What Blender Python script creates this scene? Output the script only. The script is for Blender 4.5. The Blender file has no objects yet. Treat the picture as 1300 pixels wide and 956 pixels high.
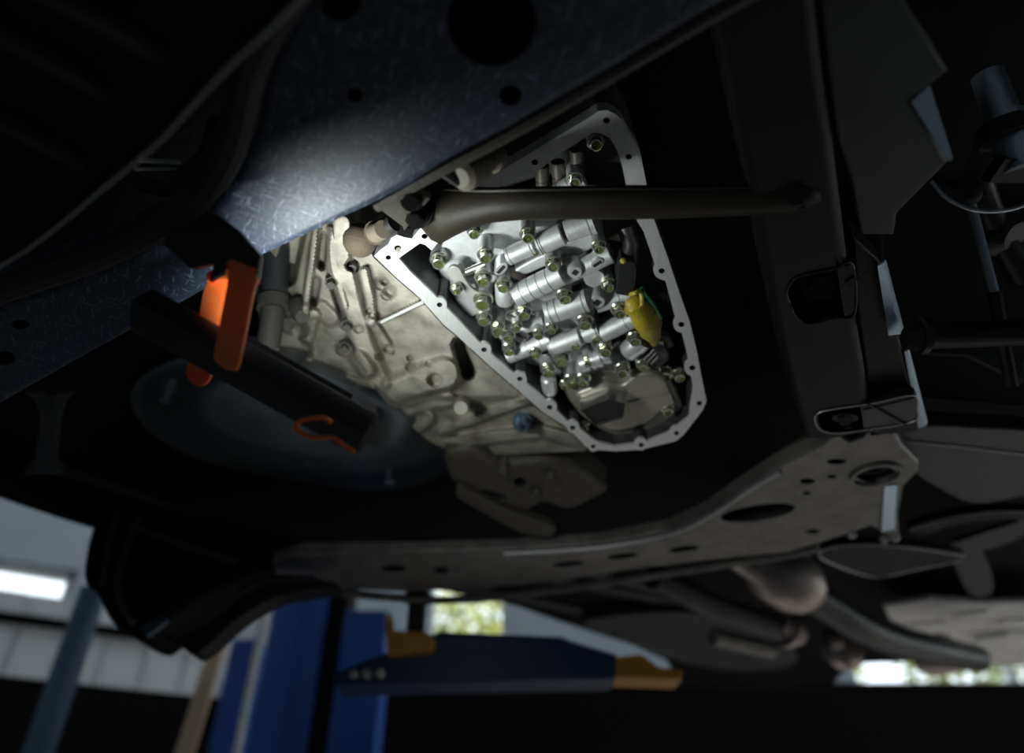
import bpy, math, random
from mathutils import Vector, Matrix, geometry
random.seed(4)
# ------------------------------------------------------------------ camera, world, exposure
SC = bpy.context.scene
COL = SC.collection
F, CX, CY = 900.0, 650.0, 478.0
PITCH = math.radians(35)
CAMZ = 1.3
cam_d = bpy.data.cameras.new('camera')
cam = bpy.data.objects.new('camera', cam_d)
COL.objects.link(cam)
cam.location = (0, 0, CAMZ)
cam.rotation_euler = (math.radians(90) + PITCH, 0, 0)
cam_d.sensor_width = 36
cam_d.lens = F / 1300 * 36
cam_d.clip_start = 0.02
cam_d.dof.use_dof = True
cam_d.dof.focus_distance = 0.62
cam_d.dof.aperture_fstop = 2.3
SC.camera = cam
SC.view_settings.view_transform = 'Standard'
SC.view_settings.look = 'None'
SC.view_settings.gamma = 1
SC.view_settings.use_curve_mapping = False
SC.view_settings.exposure = 0.0
W = bpy.data.worlds.new('sky'); SC.world = W
W.use_nodes = True
bg = W.node_tree.nodes['Background']
bg.inputs[0].default_value = (0.80, 0.91, 1.0, 1)        # bright overcast sky
bg.inputs[1].default_value = 2.4
LED_POWER = .74
TUBE_STRENGTH = 52.0
sun_d = bpy.data.lights.new('sun', 'SUN'); sun_d.energy = 12.0; sun_d.angle = math.radians(.6); sun_d.color = (1, .95, .88)
sun = bpy.data.objects.new('sun', sun_d); COL.objects.link(sun)
sun.rotation_euler = Vector((-math.cos(math.radians(26)), .12, -math.sin(math.radians(26)))).to_track_quat('-Z', 'Y').to_euler()

# ------------------------------------------------------------------ laying out: rays of the camera and planes of the place
cp, sp = math.cos(PITCH), math.sin(PITCH)
RT, UP, FW = Vector((1, 0, 0)), Vector((0, -sp, cp)), Vector((0, cp, sp))
CAM = Vector((0, 0, CAMZ))
def ray(x, y): return RT * ((x - CX) / F) + UP * ((CY - y) / F) + FW
def D(x, y, t): return CAM + ray(x, y) * t
def P(x, y, z):
    d = ray(x, y); return CAM + d * ((z - CAMZ) / d.z)
def WY(x, y, Y):
    d = ray(x, y); return CAM + d * (Y / d.y)
TH = math.radians(12)
PO = Vector((0, .50, 1.75))
EX, EY, EN = Vector((1, 0, 0)), Vector((0, math.cos(TH), -math.sin(TH))), Vector((0, math.sin(TH), math.cos(TH)))
def Q(x, y, h=0.0):          # point of the gearbox's own frame, h above its gasket face
    d = ray(x, y); t = ((PO - CAM).dot(EN) + h) / d.dot(EN)
    v = CAM + d * t - PO
    return Vector((v.dot(EX), v.dot(EY), v.dot(EN)))
def S(x, y, h=0.0):          # metres per photograph pixel there
    d = ray(x, y); return ((PO - CAM).dot(EN) + h) / d.dot(EN) / F

# ------------------------------------------------------------------ materials
def mat(name, base, rough=.5, metal=0.0, var=0.0, var_col=None, scale=30, bump=0.0, bscale=60, scratch=None,
        emit=None, estr=0, trans=0.0, spec=.5, stretch=None, rvar=0.0, sss=0.0):
    m = bpy.data.materials.new(name); m.use_nodes = True
    nt = m.node_tree; b = nt.nodes['Principled BSDF']
    b.inputs['Base Color'].default_value = (*base, 1)
    b.inputs['Roughness'].default_value = rough
    b.inputs['Metallic'].default_value = metal
    b.inputs['Specular IOR Level'].default_value = spec
    if trans: b.inputs['Transmission Weight'].default_value = trans
    if sss:
        b.inputs['Subsurface Weight'].default_value = sss
        b.inputs['Subsurface Radius'].default_value = (.01, .003, .001)
        b.inputs['Subsurface Scale'].default_value = .5
    if emit:
        b.inputs['Emission Color'].default_value = (*emit, 1); b.inputs['Emission Strength'].default_value = estr
    tc = nt.nodes.new('ShaderNodeTexCoord')
    vec = tc.outputs['Object']
    if stretch:
        mp = nt.nodes.new('ShaderNodeMapping'); mp.inputs['Scale'].default_value = stretch
        nt.links.new(vec, mp.inputs[0]); vec2 = mp.outputs[0]
    else: vec2 = vec
    col = None
    def noise(sc, det=6, v=None, ro=.6):
        n = nt.nodes.new('ShaderNodeTexNoise'); n.inputs['Scale'].default_value = sc
        n.inputs['Detail'].default_value = det; n.inputs['Roughness'].default_value = ro
        nt.links.new(v or vec, n.inputs['Vector']); return n
    def ramp(src, a, bb):
        r = nt.nodes.new('ShaderNodeMapRange'); r.inputs[1].default_value = a; r.inputs[2].default_value = bb
        nt.links.new(src, r.inputs[0]); return r.outputs[0]
    if var:
        n = noise(scale, 8, vec2)
        mx = nt.nodes.new('ShaderNodeMix'); mx.data_type = 'RGBA'
        mx.inputs[6].default_value = (*base, 1)
        mx.inputs[7].default_value = (*(var_col or [c * .4 for c in base]), 1)
        mul = nt.nodes.new('ShaderNodeMath'); mul.operation = 'MULTIPLY'; mul.inputs[1].default_value = var
        nt.links.new(ramp(n.outputs[0], .42, .66), mul.inputs[0])
        nt.links.new(mul.outputs[0], mx.inputs[0]); col = mx.outputs[2]
    if scratch:
        for k, rot in enumerate((.5, -.9, 1.9)):
            mp = nt.nodes.new('ShaderNodeMapping'); mp.inputs['Rotation'].default_value = (0, 0, rot)
            mp.vector_type = 'TEXTURE'; mp.inputs['Scale'].default_value = (1/60, 1/420, 1/60)
            nt.links.new(vec, mp.inputs[0])
            n = noise(1.0, 3, mp.outputs[0])
            mx = nt.nodes.new('ShaderNodeMix'); mx.data_type = 'RGBA'
            if col: nt.links.new(col, mx.inputs[6])
            else: mx.inputs[6].default_value = (*base, 1)
            mx.inputs[7].default_value = (*scratch, 1)
            nt.links.new(ramp(n.outputs[0], .60, .70), mx.inputs[0]); col = mx.outputs[2]
    if col: nt.links.new(col, b.inputs['Base Color'])
    if rvar:
        n = noise(scale * 1.7, 5); r = nt.nodes.new('ShaderNodeMapRange')
        r.inputs[3].default_value = max(.05, rough - rvar); r.inputs[4].default_value = rough + rvar
        nt.links.new(n.outputs[0], r.inputs[0]); nt.links.new(r.outputs[0], b.inputs['Roughness'])
    if bump:
        n = noise(bscale, 6); bp = nt.nodes.new('ShaderNodeBump'); bp.inputs['Strength'].default_value = bump
        bp.inputs['Distance'].default_value = .002
        nt.links.new(n.outputs[0], bp.inputs['Height']); nt.links.new(bp.outputs[0], b.inputs['Normal'])
    return m
M = {}
M['machined'] = mat('machined_aluminium', (.78, .79, .78), .38, .55, .35, (.55, .55, .52), 60, .05, 300, stretch=(8, 1, 1))
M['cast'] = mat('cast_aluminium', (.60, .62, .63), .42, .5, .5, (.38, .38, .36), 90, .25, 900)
M['cast_smooth'] = mat('turned_aluminium', (.8, .82, .84), .3, .65, .3, (.6, .6, .58), 80, .1, 600)
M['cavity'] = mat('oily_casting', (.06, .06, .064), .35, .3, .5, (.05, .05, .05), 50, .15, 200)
M['deep'] = mat('shaded_casting', (.09, .075, .065), .4, .3, .5, (.04, .035, .03), 90, .2, 300)  # shade in the gaps between bores put into a darker casting colour
M['case'] = mat('dusty_gearbox_casting', (.36, .335, .28), .6, .1, .75, (.12, .105, .085), 30, .3, 220, rvar=.15)
M['case_dark'] = mat('dark_gearbox_casting', (.035, .033, .028), .7, .1, .6, (.05, .045, .04), 40, .4, 260)  # darker tone of the gearbox casting
M['zinc'] = mat('zinc_plated_steel', (.62, .64, .52), .25, .9, .3, (.35, .38, .25), 200)
M['zinc_green'] = mat('oily_green_zinc', (.30, .36, .08), .22, .9, .7, (.6, .62, .48), 420, .8, 500)
M['steel'] = mat('bright_steel', (.65, .64, .6), .25, .95)
M['bluezinc'] = mat('blue_zinc_steel', (.35, .48, .58), .22, .95)
M['lever'] = mat('spring_steel', (.36, .35, .33), .5, .3)
M['hole_shade'] = mat('painted_hole_shade', (.012, .012, .012), .6)  # shade inside openings painted as a near-black colour
M['tray'] = mat('pressed_strainer_metal', (.42, .39, .33), .4, .6, .4, (.28, .26, .21), 30, .05, 200)
M['inlet'] = mat('strainer_inlet_metal', (.5, .5, .48), .25, .9)
M['blackplastic'] = mat('black_plastic', (.018, .018, .02), .38)
M['yellow'] = mat('yellow_connector_plastic', (.50, .38, .025), .3, 0, .6, (.2, .19, .03), 150, .6, 220, sss=.1)
M['green'] = mat('green_wire', (.01, .20, .07), .35)
M['subframe'] = mat('scuffed_dark_blue_steel', (.018, .027, .050), .47, .05, .6, (.042, .055, .085), 220, .08, 200, scratch=(.15, .185, .25), rvar=.15, spec=.4)
M['subframe_edge'] = mat('dusty_brown_steel', (.05, .045, .036), .5, .1, .6, (.045, .04, .035), 30, .3, 120)
M['rod'] = mat('dusty_black_rod', (.020, .016, .010), .5, 0, .5, (.012, .011, .010), 24, .15, 120, spec=.2)
M['black'] = mat('black_underbody', (.005, .005, .0055), .6, 0, .4, (.007, .007, .007), 20, spec=.06)
M['rubber'] = mat('black_rubber', (.012, .012, .012), .7)
M['rail'] = mat('dusty_black_steel', (.006, .006, .007), .5, 0, .5, (.010, .010, .009), 14, .15, 90, spec=.18)
M['rail_grey'] = mat('grey_primer_steel', (.022, .027, .030), .5, .2, .4, (.045, .05, .055), 14)
M['daylit_flap'] = mat('daylit_blue_steel', (.40, .50, .62), .4, .2)  # bluish daylight on the bent flanges put into their colour
M['lampblack'] = mat('lamp_black_shell', (.008, .008, .009), .5)
M['orange'] = mat('translucent_orange_plastic', (.95, .22, .05), .35, 0, .25, (.78, .14, .03), 60, sss=.35)
M['lens'] = mat('lit_led_lens', (.9, .95, 1), .4, emit=(.85, .95, 1), estr=3)
M['oilpan'] = mat('grey_blue_oil_pan', (.07, .088, .10), .38, .35, .5, (.05, .06, .065), 18, .2, 60)
M['dustysteel'] = mat('dusty_crossmember_steel', (.21, .195, .18), .42, .45, .6, (.07, .065, .06), 22, .35, 120)
M['darkcast'] = mat('dirty_bracket_casting', (.075, .064, .048), .6, .2, .6, (.05, .04, .03), 40, .4, 120)
M['exhaust'] = mat('pinkish_steel', (.45, .37, .34), .42, .7, .5, (.25, .2, .18), 30)  # pinkish steel tone of the exhaust parts
M['shield'] = mat('aluminium_heat_shield', (.85, .83, .80), .55, .1, .4, (.35, .33, .3), 12, .4, 40)
M['armsteel'] = mat('black_pressed_steel', (.014, .015, .017), .4, .4, .3, (.03, .03, .03), 30)
M['edge'] = mat('pale_steel_and_lit_edge', (.42, .43, .42), .4, .7)  # pale steel; also paints the lit lines of tray rim and raised bead
M['shock'] = mat('silver_damper_steel', (.45, .52, .57), .3, .8)
M['rust'] = mat('rusty_casting', (.08, .062, .038), .8, .1, .8, (.08, .06, .04), 120, .6, 200)
M['tan'] = mat('dusty_tan_plastic', (.16, .135, .10), .55, 0, .3, (.2, .17, .13), 60)
M['liftblue'] = mat('lift_blue_paint', (.012, .085, .33), .4)
M['armblue'] = mat('lift_dark_blue_paint', (.008, .03, .10), .4)
M['liftyellow'] = mat('lift_yellow_paint', (.62, .27, .02), .45)
M['wall'] = mat('grey_blue_wall_paint', (.42, .48, .54), .7, 0, .2, (.36, .42, .48), 3)
M['wallpanel'] = mat('pale_ribbed_cladding', (.55, .58, .60), .6)
M['dado'] = mat('dark_wall_paint', (.002, .002, .0025), .9, spec=.1)
M['ceiling'] = mat('ceiling_paint', (.45, .5, .55), .8)
M['concrete'] = mat('grey_concrete', (.24, .24, .24), .7, 0, .5, (.17, .17, .17), 4)
M['column'] = mat('blue_grey_column_paint', (.05, .10, .15), .5)
M['frame'] = mat('white_window_frame', (.6, .62, .64), .5)
M['glass'] = mat('window_glass', (1, 1, 1), .0, trans=1.0)
M['board'] = mat('beige_timber', (.5, .34, .22), .6, 0, .4, (.4, .27, .17), 20, stretch=(1, 1, .1))
M['leaf'] = mat('sunlit_leaf', (.17, .22, .03), .5, 0, .6, (.34, .29, .05), 2)
M['bark'] = mat('bark', (.10, .07, .05), .9)
M['grass'] = mat('outdoor_ground', (.22, .24, .14), .9)
M['tube'] = mat('lit_tube', (1, 1, 1), .5, emit=(.86, .94, 1), estr=TUBE_STRENGTH)

_nt = M['glass'].node_tree; _o = _nt.nodes['Material Output']
_mx = _nt.nodes.new('ShaderNodeMixShader'); _tr = _nt.nodes.new('ShaderNodeBsdfTransparent'); _gl = _nt.nodes.new('ShaderNodeBsdfGlossy')
_mx.inputs[0].default_value = .07; _gl.inputs['Roughness'].default_value = .02
_nt.links.new(_tr.outputs[0], _mx.inputs[1]); _nt.links.new(_gl.outputs[0], _mx.inputs[2]); _nt.links.new(_mx.outputs[0], _o.inputs['Surface'])

# ------------------------------------------------------------------ mesh helpers
class MB:
    def __init__(s): s.v = []; s.f = []; s.mi = []; s.cur = 0; s.wn = False
    def add(s, vs, fs):
        o = len(s.v); s.v += [Vector(v) for v in vs]
        for f in fs: s.f.append(tuple(i + o for i in f)); s.mi.append(s.cur)
        return s
    def rings(s, rs, closed=True, cap0=True, cap1=True):
        o = len(s.v); n = len(rs[0])
        for r in rs: s.v += [Vector(p) for p in r]
        for i in range(len(rs) - 1):
            for j in range(n if closed else n - 1):
                k = (j + 1) % n
                s.f.append((o + i*n + j, o + i*n + k, o + (i+1)*n + k, o + (i+1)*n + j)); s.mi.append(s.cur)
        if closed and cap0: s.f.append(tuple(o + j for j in reversed(range(n)))); s.mi.append(s.cur)
        if closed and cap1: s.f.append(tuple(o + (len(rs)-1)*n + j for j in range(n))); s.mi.append(s.cur)
        return s
    def lathe(s, a, b, prof, seg=24, cap0=True, cap1=True, ell=1.0, ref=None):
        a, b = Vector(a), Vector(b); ax = b - a; L = ax.length; ax = ax / L
        u = ax.orthogonal().normalized() if ref is None else (Vector(ref) - ax * Vector(ref).dot(ax)).normalized()
        w = ax.cross(u)
        rs = []
        for t, r in prof:
            c = a + ax * (L * t)
            rs.append([c + (u * math.cos(2*math.pi*k/seg) + w * (ell * math.sin(2*math.pi*k/seg))) * r for k in range(seg)])
        return s.rings(rs, True, cap0, cap1)
    def cyl(s, a, b, r, seg=20, r2=None): return s.lathe(a, b, [(0, r), (1, r if r2 is None else r2)], seg)
    def ball(s, c, r, seg=18, sc=(1, 1, 1)):
        rs = []
        for i in range(1, 10):
            th = math.pi * i / 10
            rs.append([Vector(c) + Vector((sc[0]*r*math.sin(th)*math.cos(2*math.pi*k/seg), sc[1]*r*math.sin(th)*math.sin(2*math.pi*k/seg), -sc[2]*r*math.cos(th))) for k in range(seg)])
        return s.rings(rs)
    def box(s, a, ux, uy, uz):        # centre and half-axes
        a, ux, uy, uz = map(Vector, (a, ux, uy, uz))
        vs = [a + ux*i + uy*j + uz*k for i in (-1, 1) for j in (-1, 1) for k in (-1, 1)]
        return s.add(vs, [(0,1,3,2),(4,6,7,5),(0,4,5,1),(2,3,7,6),(0,2,6,4),(1,5,7,3)])
    def tube(s, pts, r, seg=12, flat=1.0, ref=None):
        pts = [Vector(p) for p in pts]; n = len(pts); rs = []
        u = None
        for i, p in enumerate(pts):
            d = (pts[min(i+1, n-1)] - pts[max(i-1, 0)]).normalized()
            if ref is not None: u = Vector(ref)
            if u is None: u = d.orthogonal()
            u = (u - d * u.dot(d)).normalized(); w = d.cross(u)
            rr = r[i] if isinstance(r, (list, tuple)) else r
            rs.append([p + (u*math.cos(2*math.pi*k/seg) + w*flat*math.sin(2*math.pi*k/seg))*rr for k in range(seg)])
        return s.rings(rs)
    def plate(s, outer, holes, vec, bev=0.0, steps=3, hm=False):   # loops of 3D points on the visible face; vec = thickness
        s.wn = True
        outer = [Vector(p) for p in outer]; vec = Vector(vec); n = vec.normalized()
        holes = [[Vector(p) for p in h] for h in holes]
        face = inset(outer, n, bev) if bev else outer
        loops = [face] + holes
        flat = [p for l in loops for p in l]
        tr = geometry.tessellate_polygon(loops)
        o = len(s.v); s.v += flat
        for t in tr: s.f.append(tuple(o + i for i in t)); s.mi.append(s.cur)
        ring = [face]
        if bev:
            for k in range(1, steps + 1):
                a = math.pi / 2 * k / steps
                ring.append([f.lerp(q, math.sin(a)) + n * bev * (1 - math.cos(a)) for f, q in zip(face, outer)])
        ring.append([p + vec for p in outer])
        s.rings(ring, True, False, True)
        for h in holes:
            if hm: s.cur = 1  # hole interiors take the second, near-black material as painted shade
            s.rings([h, [p + vec * .98 for p in h]], True, False, True); s.cur = 0
        return s
    def grid(s, rows):
        o = len(s.v); m = len(rows[0])
        for r in rows: s.v += [Vector(p) for p in r]
        for i in range(len(rows)-1):
            for j in range(m-1):
                s.f.append((o+i*m+j, o+i*m+j+1, o+(i+1)*m+j+1, o+(i+1)*m+j)); s.mi.append(s.cur)
        return s
    def build(s, name, mats, parent=None, ang=35, fix=True):
        me = bpy.data.meshes.new(name)
        me.from_pydata([tuple(v) for v in s.v], [], s.f)
        for m in (mats if isinstance(mats, (list, tuple)) else [mats]): me.materials.append(M[m] if isinstance(m, str) else m)
        me.polygons.foreach_set('material_index', s.mi)
        if fix:
            import bmesh
            bm = bmesh.new(); bm.from_mesh(me)
            bmesh.ops.remove_doubles(bm, verts=bm.verts, dist=1e-6)
            bmesh.ops.recalc_face_normals(bm, faces=bm.faces); bm.to_mesh(me); bm.free()
        me.polygons.foreach_set('use_smooth', [True] * len(me.polygons))
        me.set_sharp_from_angle(angle=math.radians(ang)); me.update()
        o = bpy.data.objects.new(name, me); COL.objects.link(o)
        if s.wn:
            w = o.modifiers.new('weighted_normals', 'WEIGHTED_NORMAL'); w.keep_sharp = True; w.weight = 90
        if parent: o.parent = parent
        return o
def inset(loop, n, d):
    c = len(loop); out = []
    area = sum((loop[i].cross(loop[(i+1) % c]) for i in range(c)), Vector()).dot(n)
    sg = 1 if area > 0 else -1
    for i in range(c):
        e1 = (loop[i] - loop[i-1]); e2 = (loop[(i+1) % c] - loop[i])
        m1 = n.cross(e1).normalized() * sg; m2 = n.cross(e2).normalized() * sg
        m = m1 + m2
        if m.length < 1e-4: out.append(loop[i].copy()); continue
        m.normalize(); k = d / max(.5, m.dot(m1)); out.append(loop[i] + m * k)
    return out
def sm(pts, n=5, closed=True):         # Catmull-Rom through 2D or 3D points
    N = len(pts); out = []
    V = [Vector(p) for p in pts]
    for i in range(N if closed else N - 1):
        g = (lambda k: V[k % N]) if closed else (lambda k: V[min(max(k, 0), N-1)])
        p0, p1, p2, p3 = g(i-1), g(i), g(i+1), g(i+2)
        for j in range(n):
            t = j / n
            out.append(.5*((2*p1) + (p2-p0)*t + (2*p0-5*p1+4*p2-p3)*t*t + (3*p1-p0-3*p2+p3)*t**3))
    if not closed: out.append(V[-1])
    return out
def ell(x, y, rx, ry=None, n=18, rot=0):
    ry = ry or rx
    c, s_ = math.cos(rot), math.sin(rot)
    return [(x + rx*math.cos(a)*c - ry*math.sin(a)*s_, y + rx*math.cos(a)*s_ + ry*math.sin(a)*c) for a in (2*math.pi*k/n for k in range(n))]
def dense(pts, step):
    out = []
    for i in range(len(pts)):
        a, b = Vector(pts[i]), Vector(pts[(i+1) % len(pts)]); k = max(1, int((b-a).length / step))
        out += [a.lerp(b, j/k) for j in range(k)]
    return out
def zs(pts, z): return [P(x, y, z) for x, y in pts]
def ys(pts, Y): return [WY(x, y, Y) for x, y in pts]
def qs(pts, h): return [Q(x, y, h) for x, y in pts]
def tag(o, label, cat, group=None, kind=None):
    o['label'] = label; o['category'] = cat
    if group: o['group'] = group
    if kind: o['kind'] = kind
    return o
def thing(name, label, cat, loc=(0, 0, 0), rot=(0, 0, 0), group=None):
    o = bpy.data.objects.new(name, None); COL.objects.link(o); o.empty_display_size = .05
    o.location = loc; o.rotation_euler = rot
    return tag(o, label, cat, group)
class at:                                # parts written in world coordinates under a thing placed at loc
    pass
def root(name, label, cat, loc, group=None): return thing(name, label, cat, loc, (0, 0, 0), group)
def part(mb, name, m, r, ang=35, local=False):
    if not local:
        off = Vector(r.location)
        mb.v = [v - off for v in mb.v]
    return mb.build(name, m, r, ang)
def sub(mb, name, m, parent_part, r, ang=35, local=False):
    o = part(mb, name, m, r, ang, local); o.parent = parent_part; return o
def struct(mb, name, m, kind='structure'):
    o = mb.build(name, m); o['kind'] = kind; return o
def spart(mb, name, m, parent): return mb.build(name, m, parent)

# ------------------------------------------------------------------ the workshop
CORN = Vector((-1.9, 5.0, 0)); LD = Vector((-.85, -.53, 0)).normalized(); LN = Vector((LD.y, -LD.x, 0))
def onleft(x, y):
    d = ray(x, y); n = Vector((-LD.y, LD.x, 0)); t = (CORN - CAM).dot(n) / d.dot(n); p = CAM + d * t
    return (p - CORN).dot(LD), p.z
fl = MB().plate([(-9, -5, 0), (7, -5, 0), (7, 5, 0), (-1.9, 5, 0), (-9, .57, 0)], [], (0, 0, -.1)); struct(fl, 'floor', 'concrete')
cl = MB().plate([(-9, -5, 5), (7, -5, 5), (7, 5, 5), (-1.9, 5, 5), (-9, .57, 5)], [], (0, 0, .1)); struct(cl, 'ceiling', 'ceiling')
DZ = WY(650, 868, 5).z
def rect(f, a0, a1, z0, z1): return [f(a0, z0), f(a1, z0), f(a1, z1), f(a0, z1)]
def wall(name, f, a0, a1, wins, thick):
    w = MB().plate(rect(f, a0, a1, 0, 5), [rect(f, *w_) for w_ in wins], thick)
    # a window opening is cut through: drop the closing back of the hole
    me = w.build(name, 'wall'); me['kind'] = 'structure'
    return me
wn = [0]
def wall_open(name, f, a0, a1, wins, thick, m='wall'):
    mb = MB(); t = Vector(thick)
    xs = sorted({a0, a1} | {w[0] for w in wins} | {w[1] for w in wins}); zz = sorted({0, 5} | {w[2] for w in wins} | {w[3] for w in wins})
    for i in range(len(xs)-1):
        for j in range(len(zz)-1):
            cx, cz = (xs[i]+xs[i+1])/2, (zz[j]+zz[j+1])/2
            if any(w[0] < cx < w[1] and w[2] < cz < w[3] for w in wins): continue
            q = rect(f, xs[i], xs[i+1], zz[j], zz[j+1])
            mb.add(q + [p + t for p in q], [(0,1,2,3),(4,7,6,5),(0,4,5,1),(1,5,6,2),(2,6,7,3),(3,7,4,0)])
    o = mb.build(name, m, fix=False); o['kind'] = 'structure'
    for w_ in wins:
        wn[0] += 1
        a, b, z0, z1 = w_; u = (f(1, 0) - f(0, 0)); nn = t.normalized()
        e = bpy.data.objects.new('window_%d' % wn[0], None); COL.objects.link(e); e['kind'] = 'structure'
        e.location = f((a+b)/2, z0)
        off = f((a+b)/2, z0)
        bars = [(a, a+.05, z0, z1), (b-.05, b, z0, z1), (a+.05, b-.05, z0, z0+.05), (a+.05, b-.05, z1-.05, z1)]
        nm = max(1, int((b - a) / 1.0))
        fm = MB()
        for q in bars: fm.box(f((q[0]+q[1])/2, (q[2]+q[3])/2) + t*.5 - off, u*((q[1]-q[0])/2), Vector((0,0,(q[3]-q[2])/2)), nn*.04)
        fm.build('window_frame', 'frame', e)
        for k in range(1, nm):
            MB().box(f(a + (b-a)*k/nm, (z0+z1)/2) + t*.5 - off, u*.02, Vector((0,0,(z1-z0)/2-.05)), nn*.03).build('mullion', 'frame', e)
        for k in range(nm):
            c = a + (b-a)*(k+.5)/nm
            MB().box(f(c, (z0+z1)/2) + t*.5 - off, u*((b-a)/nm/2-.02), Vector((0,0,(z1-z0)/2-.05)), nn*.003).build('pane', 'glass', e)
    return o
fb = lambda a, z: Vector((a, 5.0, z))
c1 = WY(538, 816, 5); c2 = WY(646, 770, 5); r1 = WY(1088, 880, 5)
wall_open('wall_back', fb, -1.9, 7, [(c1.x, c2.x, c1.z, 3.4), (r1.x, 5.6, r1.z, 3.4)], (0, .2, 0))
flw = lambda a, z: CORN + LD * a + Vector((0, 0, z))
s0, zt = onleft(101, 724); s1, zb = onleft(2, 757); _, zt2 = onleft(2, 708)
wall_open('wall_left', flw, 0, 8.4, [(s0, s1 + 1.6, zb, zt2)], LN * (-.2 if LN.dot(Vector((1, -1, 0))) > 0 else .2))
fr = lambda a, z: Vector((7, a, z))
wall_open('wall_right', fr, -5, 5, [(1.0, 4.6, .3, 3.6)], (.2, 0, 0))  # unseen window placed so sun bounces off the floor onto the heat shield
struct(MB().box((-1, -5.1, 2.5), (8, 0, 0), (0, .1, 0), (0, 0, 2.5)), 'wall_front', 'wall')
struct(MB().box((-9.1, -2.2, 2.5), (.1, 0, 0), (0, 2.8, 0), (0, 0, 2.5)), 'wall_far_left', 'wall')
# dark painted lower band, ribbed cladding above it on the left
struct(MB().box((2.55, 4.985, DZ/2), (4.44, 0, 0), (0, .015, 0), (0, 0, DZ/2)), 'trim_1', 'dado')
RIN = -LN if LN.dot(Vector((1, -1, 0))) < 0 else LN
DL2 = onleft(90, 868)[1]
cc = CORN + LD * 4.2
struct(MB().box(cc + RIN*.015 + Vector((0, 0, DL2/2)), LD * 4.2, RIN*.015, (0, 0, DL2/2)), 'trim_2', 'dado')
_, zc = onleft(150, 772)
clad = bpy.data.objects.new('trim_3', None); COL.objects.link(clad); clad['kind'] = 'structure'
clad.location = CORN + Vector((0, 0, DL2))
for k in range(26):
    MB().box(LD*(.16+.24*k) + RIN*(.012 + .006*(k % 2)) + Vector((0, 0, (zc-DL2)/2)), LD*.112, RIN*.012, (0, 0, (zc-DL2)/2)).build('cladding_panel', 'wallpanel', clad)
struct(MB().tube([CORN + LD*a + RIN*.06 + Vector((0, 0, zc - .16)) for a in (.1, 2, 4.5)], .03), 'trim_4', 'dado')
# tube lights added out of view below the ceiling to light the walls
for x, y, lab in ((-3.2, 1.6, 'left of the car'), (-1.2, 3.6, 'nearest the back wall corner'), (3.4, 1.5, 'right of the car'), (3.2, 4.0, 'before the right window'), (-4.5, -2, 'behind the photographer, left'), (3, -2.5, 'behind the photographer, right')):
    t = root('added_tube_light', 'long white fluorescent tube light added unseen under the ceiling to light the walls, ' + lab, 'light', (x, y, 4.9), 'added tube lights under the ceiling')
    MB().box((0, 0, .03), (.7, 0, 0), (0, .07, 0), (0, 0, .03)).build('housing', 'frame', t)
    MB().cyl((-.66, 0, -.03), (.66, 0, -.03), .02).build('tube', 'tube', t)
# outside
struct(MB().plate([(-30, -20, -.12), (40, -20, -.12), (40, 40, -.12), (-30, 40, -.12)], [], (0, 0, -.1)), 'ground', 'grass')
for k, (x, y, h, lab) in enumerate(((-.35, 8.6, 4.2, 'leafy yellow-green tree seen through the middle window'),
                                    (3.2, 9.4, 4.4, 'leafy tree seen through the left end of the right window'),
                                    (5.9, 9.0, 4.0, 'leafy tree seen through the right window, farthest right'))):
    t = root('tree', lab, 'tree', (x, y, -.12), 'trees outside the workshop')
    MB().tube([(0, 0, 0), (.05, 0, 1.2), (0, .05, 2.4), (.06, 0, h*.8)], [.12, .1, .08, .03], 10).build('trunk', 'bark', t)
    mb = MB()
    for i in range(4200):
        a = random.uniform(0, 6.283); rr = 1.15 * random.random()**.5; zz = random.uniform(-1, 1)
        c = Vector((rr*math.cos(a), rr*math.sin(a), h*.72 + zz*1.35*(1-.3*rr)))
        u = Vector((random.uniform(-1,1), random.uniform(-1,1), random.uniform(-1,1))).normalized(); w = u.orthogonal().normalized(); q = random.uniform(.05, .10)
        mb.add([c-u*q, c+w*q*.45, c+u*q, c-w*q*.45], [(0,1,2,3)])
    o = mb.build('foliage', 'leaf', t, fix=False); o['kind'] = 'stuff'

# lift: posts, arm
def vbox(px0, px1, Y, z0, z1, dep):
    a = WY(px0, 810, Y); b = WY(px1, 810, Y)
    return ((a.x+b.x)/2, Y + dep/2, (z0+z1)/2), (b.x-a.x)/2, dep/2, (z1-z0)/2
def vb(c, hx, hy, hz): return MB().box(c, (hx, 0, 0), (0, hy, 0), (0, 0, hz))
c = vbox(340, 410, 2.5, 0, 2.9, .22)
t = root('lift_post', 'bright blue upright lift post behind the rear crossmember', 'lift post', (c[0][0], c[0][1], 0))
part(vb(*c), 'column', 'liftblue', t)
c2_ = vbox(434, 488, 2.45, 1.2, WY(460, 775, 2.45).z, .16)
part(vb(*c2_), 'carriage', 'liftblue', t)
part(vb(*vbox(410, 436, 2.52, 0, 2.9, .14)), 'chain_guard', 'black', t)
part(vb((c[0][0], c[0][1], .02), .14, .2, .02), 'base_plate', 'liftblue', t)
c = vbox(296, 330, 2.9, 0, WY(310, 812, 2.9).z, .25)
t = root('tool_cabinet', 'narrow blue cabinet standing left of the lift post', 'cabinet', (c[0][0], c[0][1], 0))
part(vb(*c), 'body', 'liftblue', t)
part(vb((c[0][0], c[0][1]-.13, c[0][2]*1.2), c[1]*.85, .008, c[3]*.5), 'door', 'liftblue', t)
c = vbox(322, 332, 2.36, 0, 2.8, .04)
t = root('conduit', 'slim pale vertical pipe running down beside the blue lift post', 'pipe', (c[0][0], c[0][1], 0))
part(MB().cyl((c[0][0], c[0][1], 0), (c[0][0], c[0][1], 2.8), c[1]), 'pipe', 'frame', t)
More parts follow.
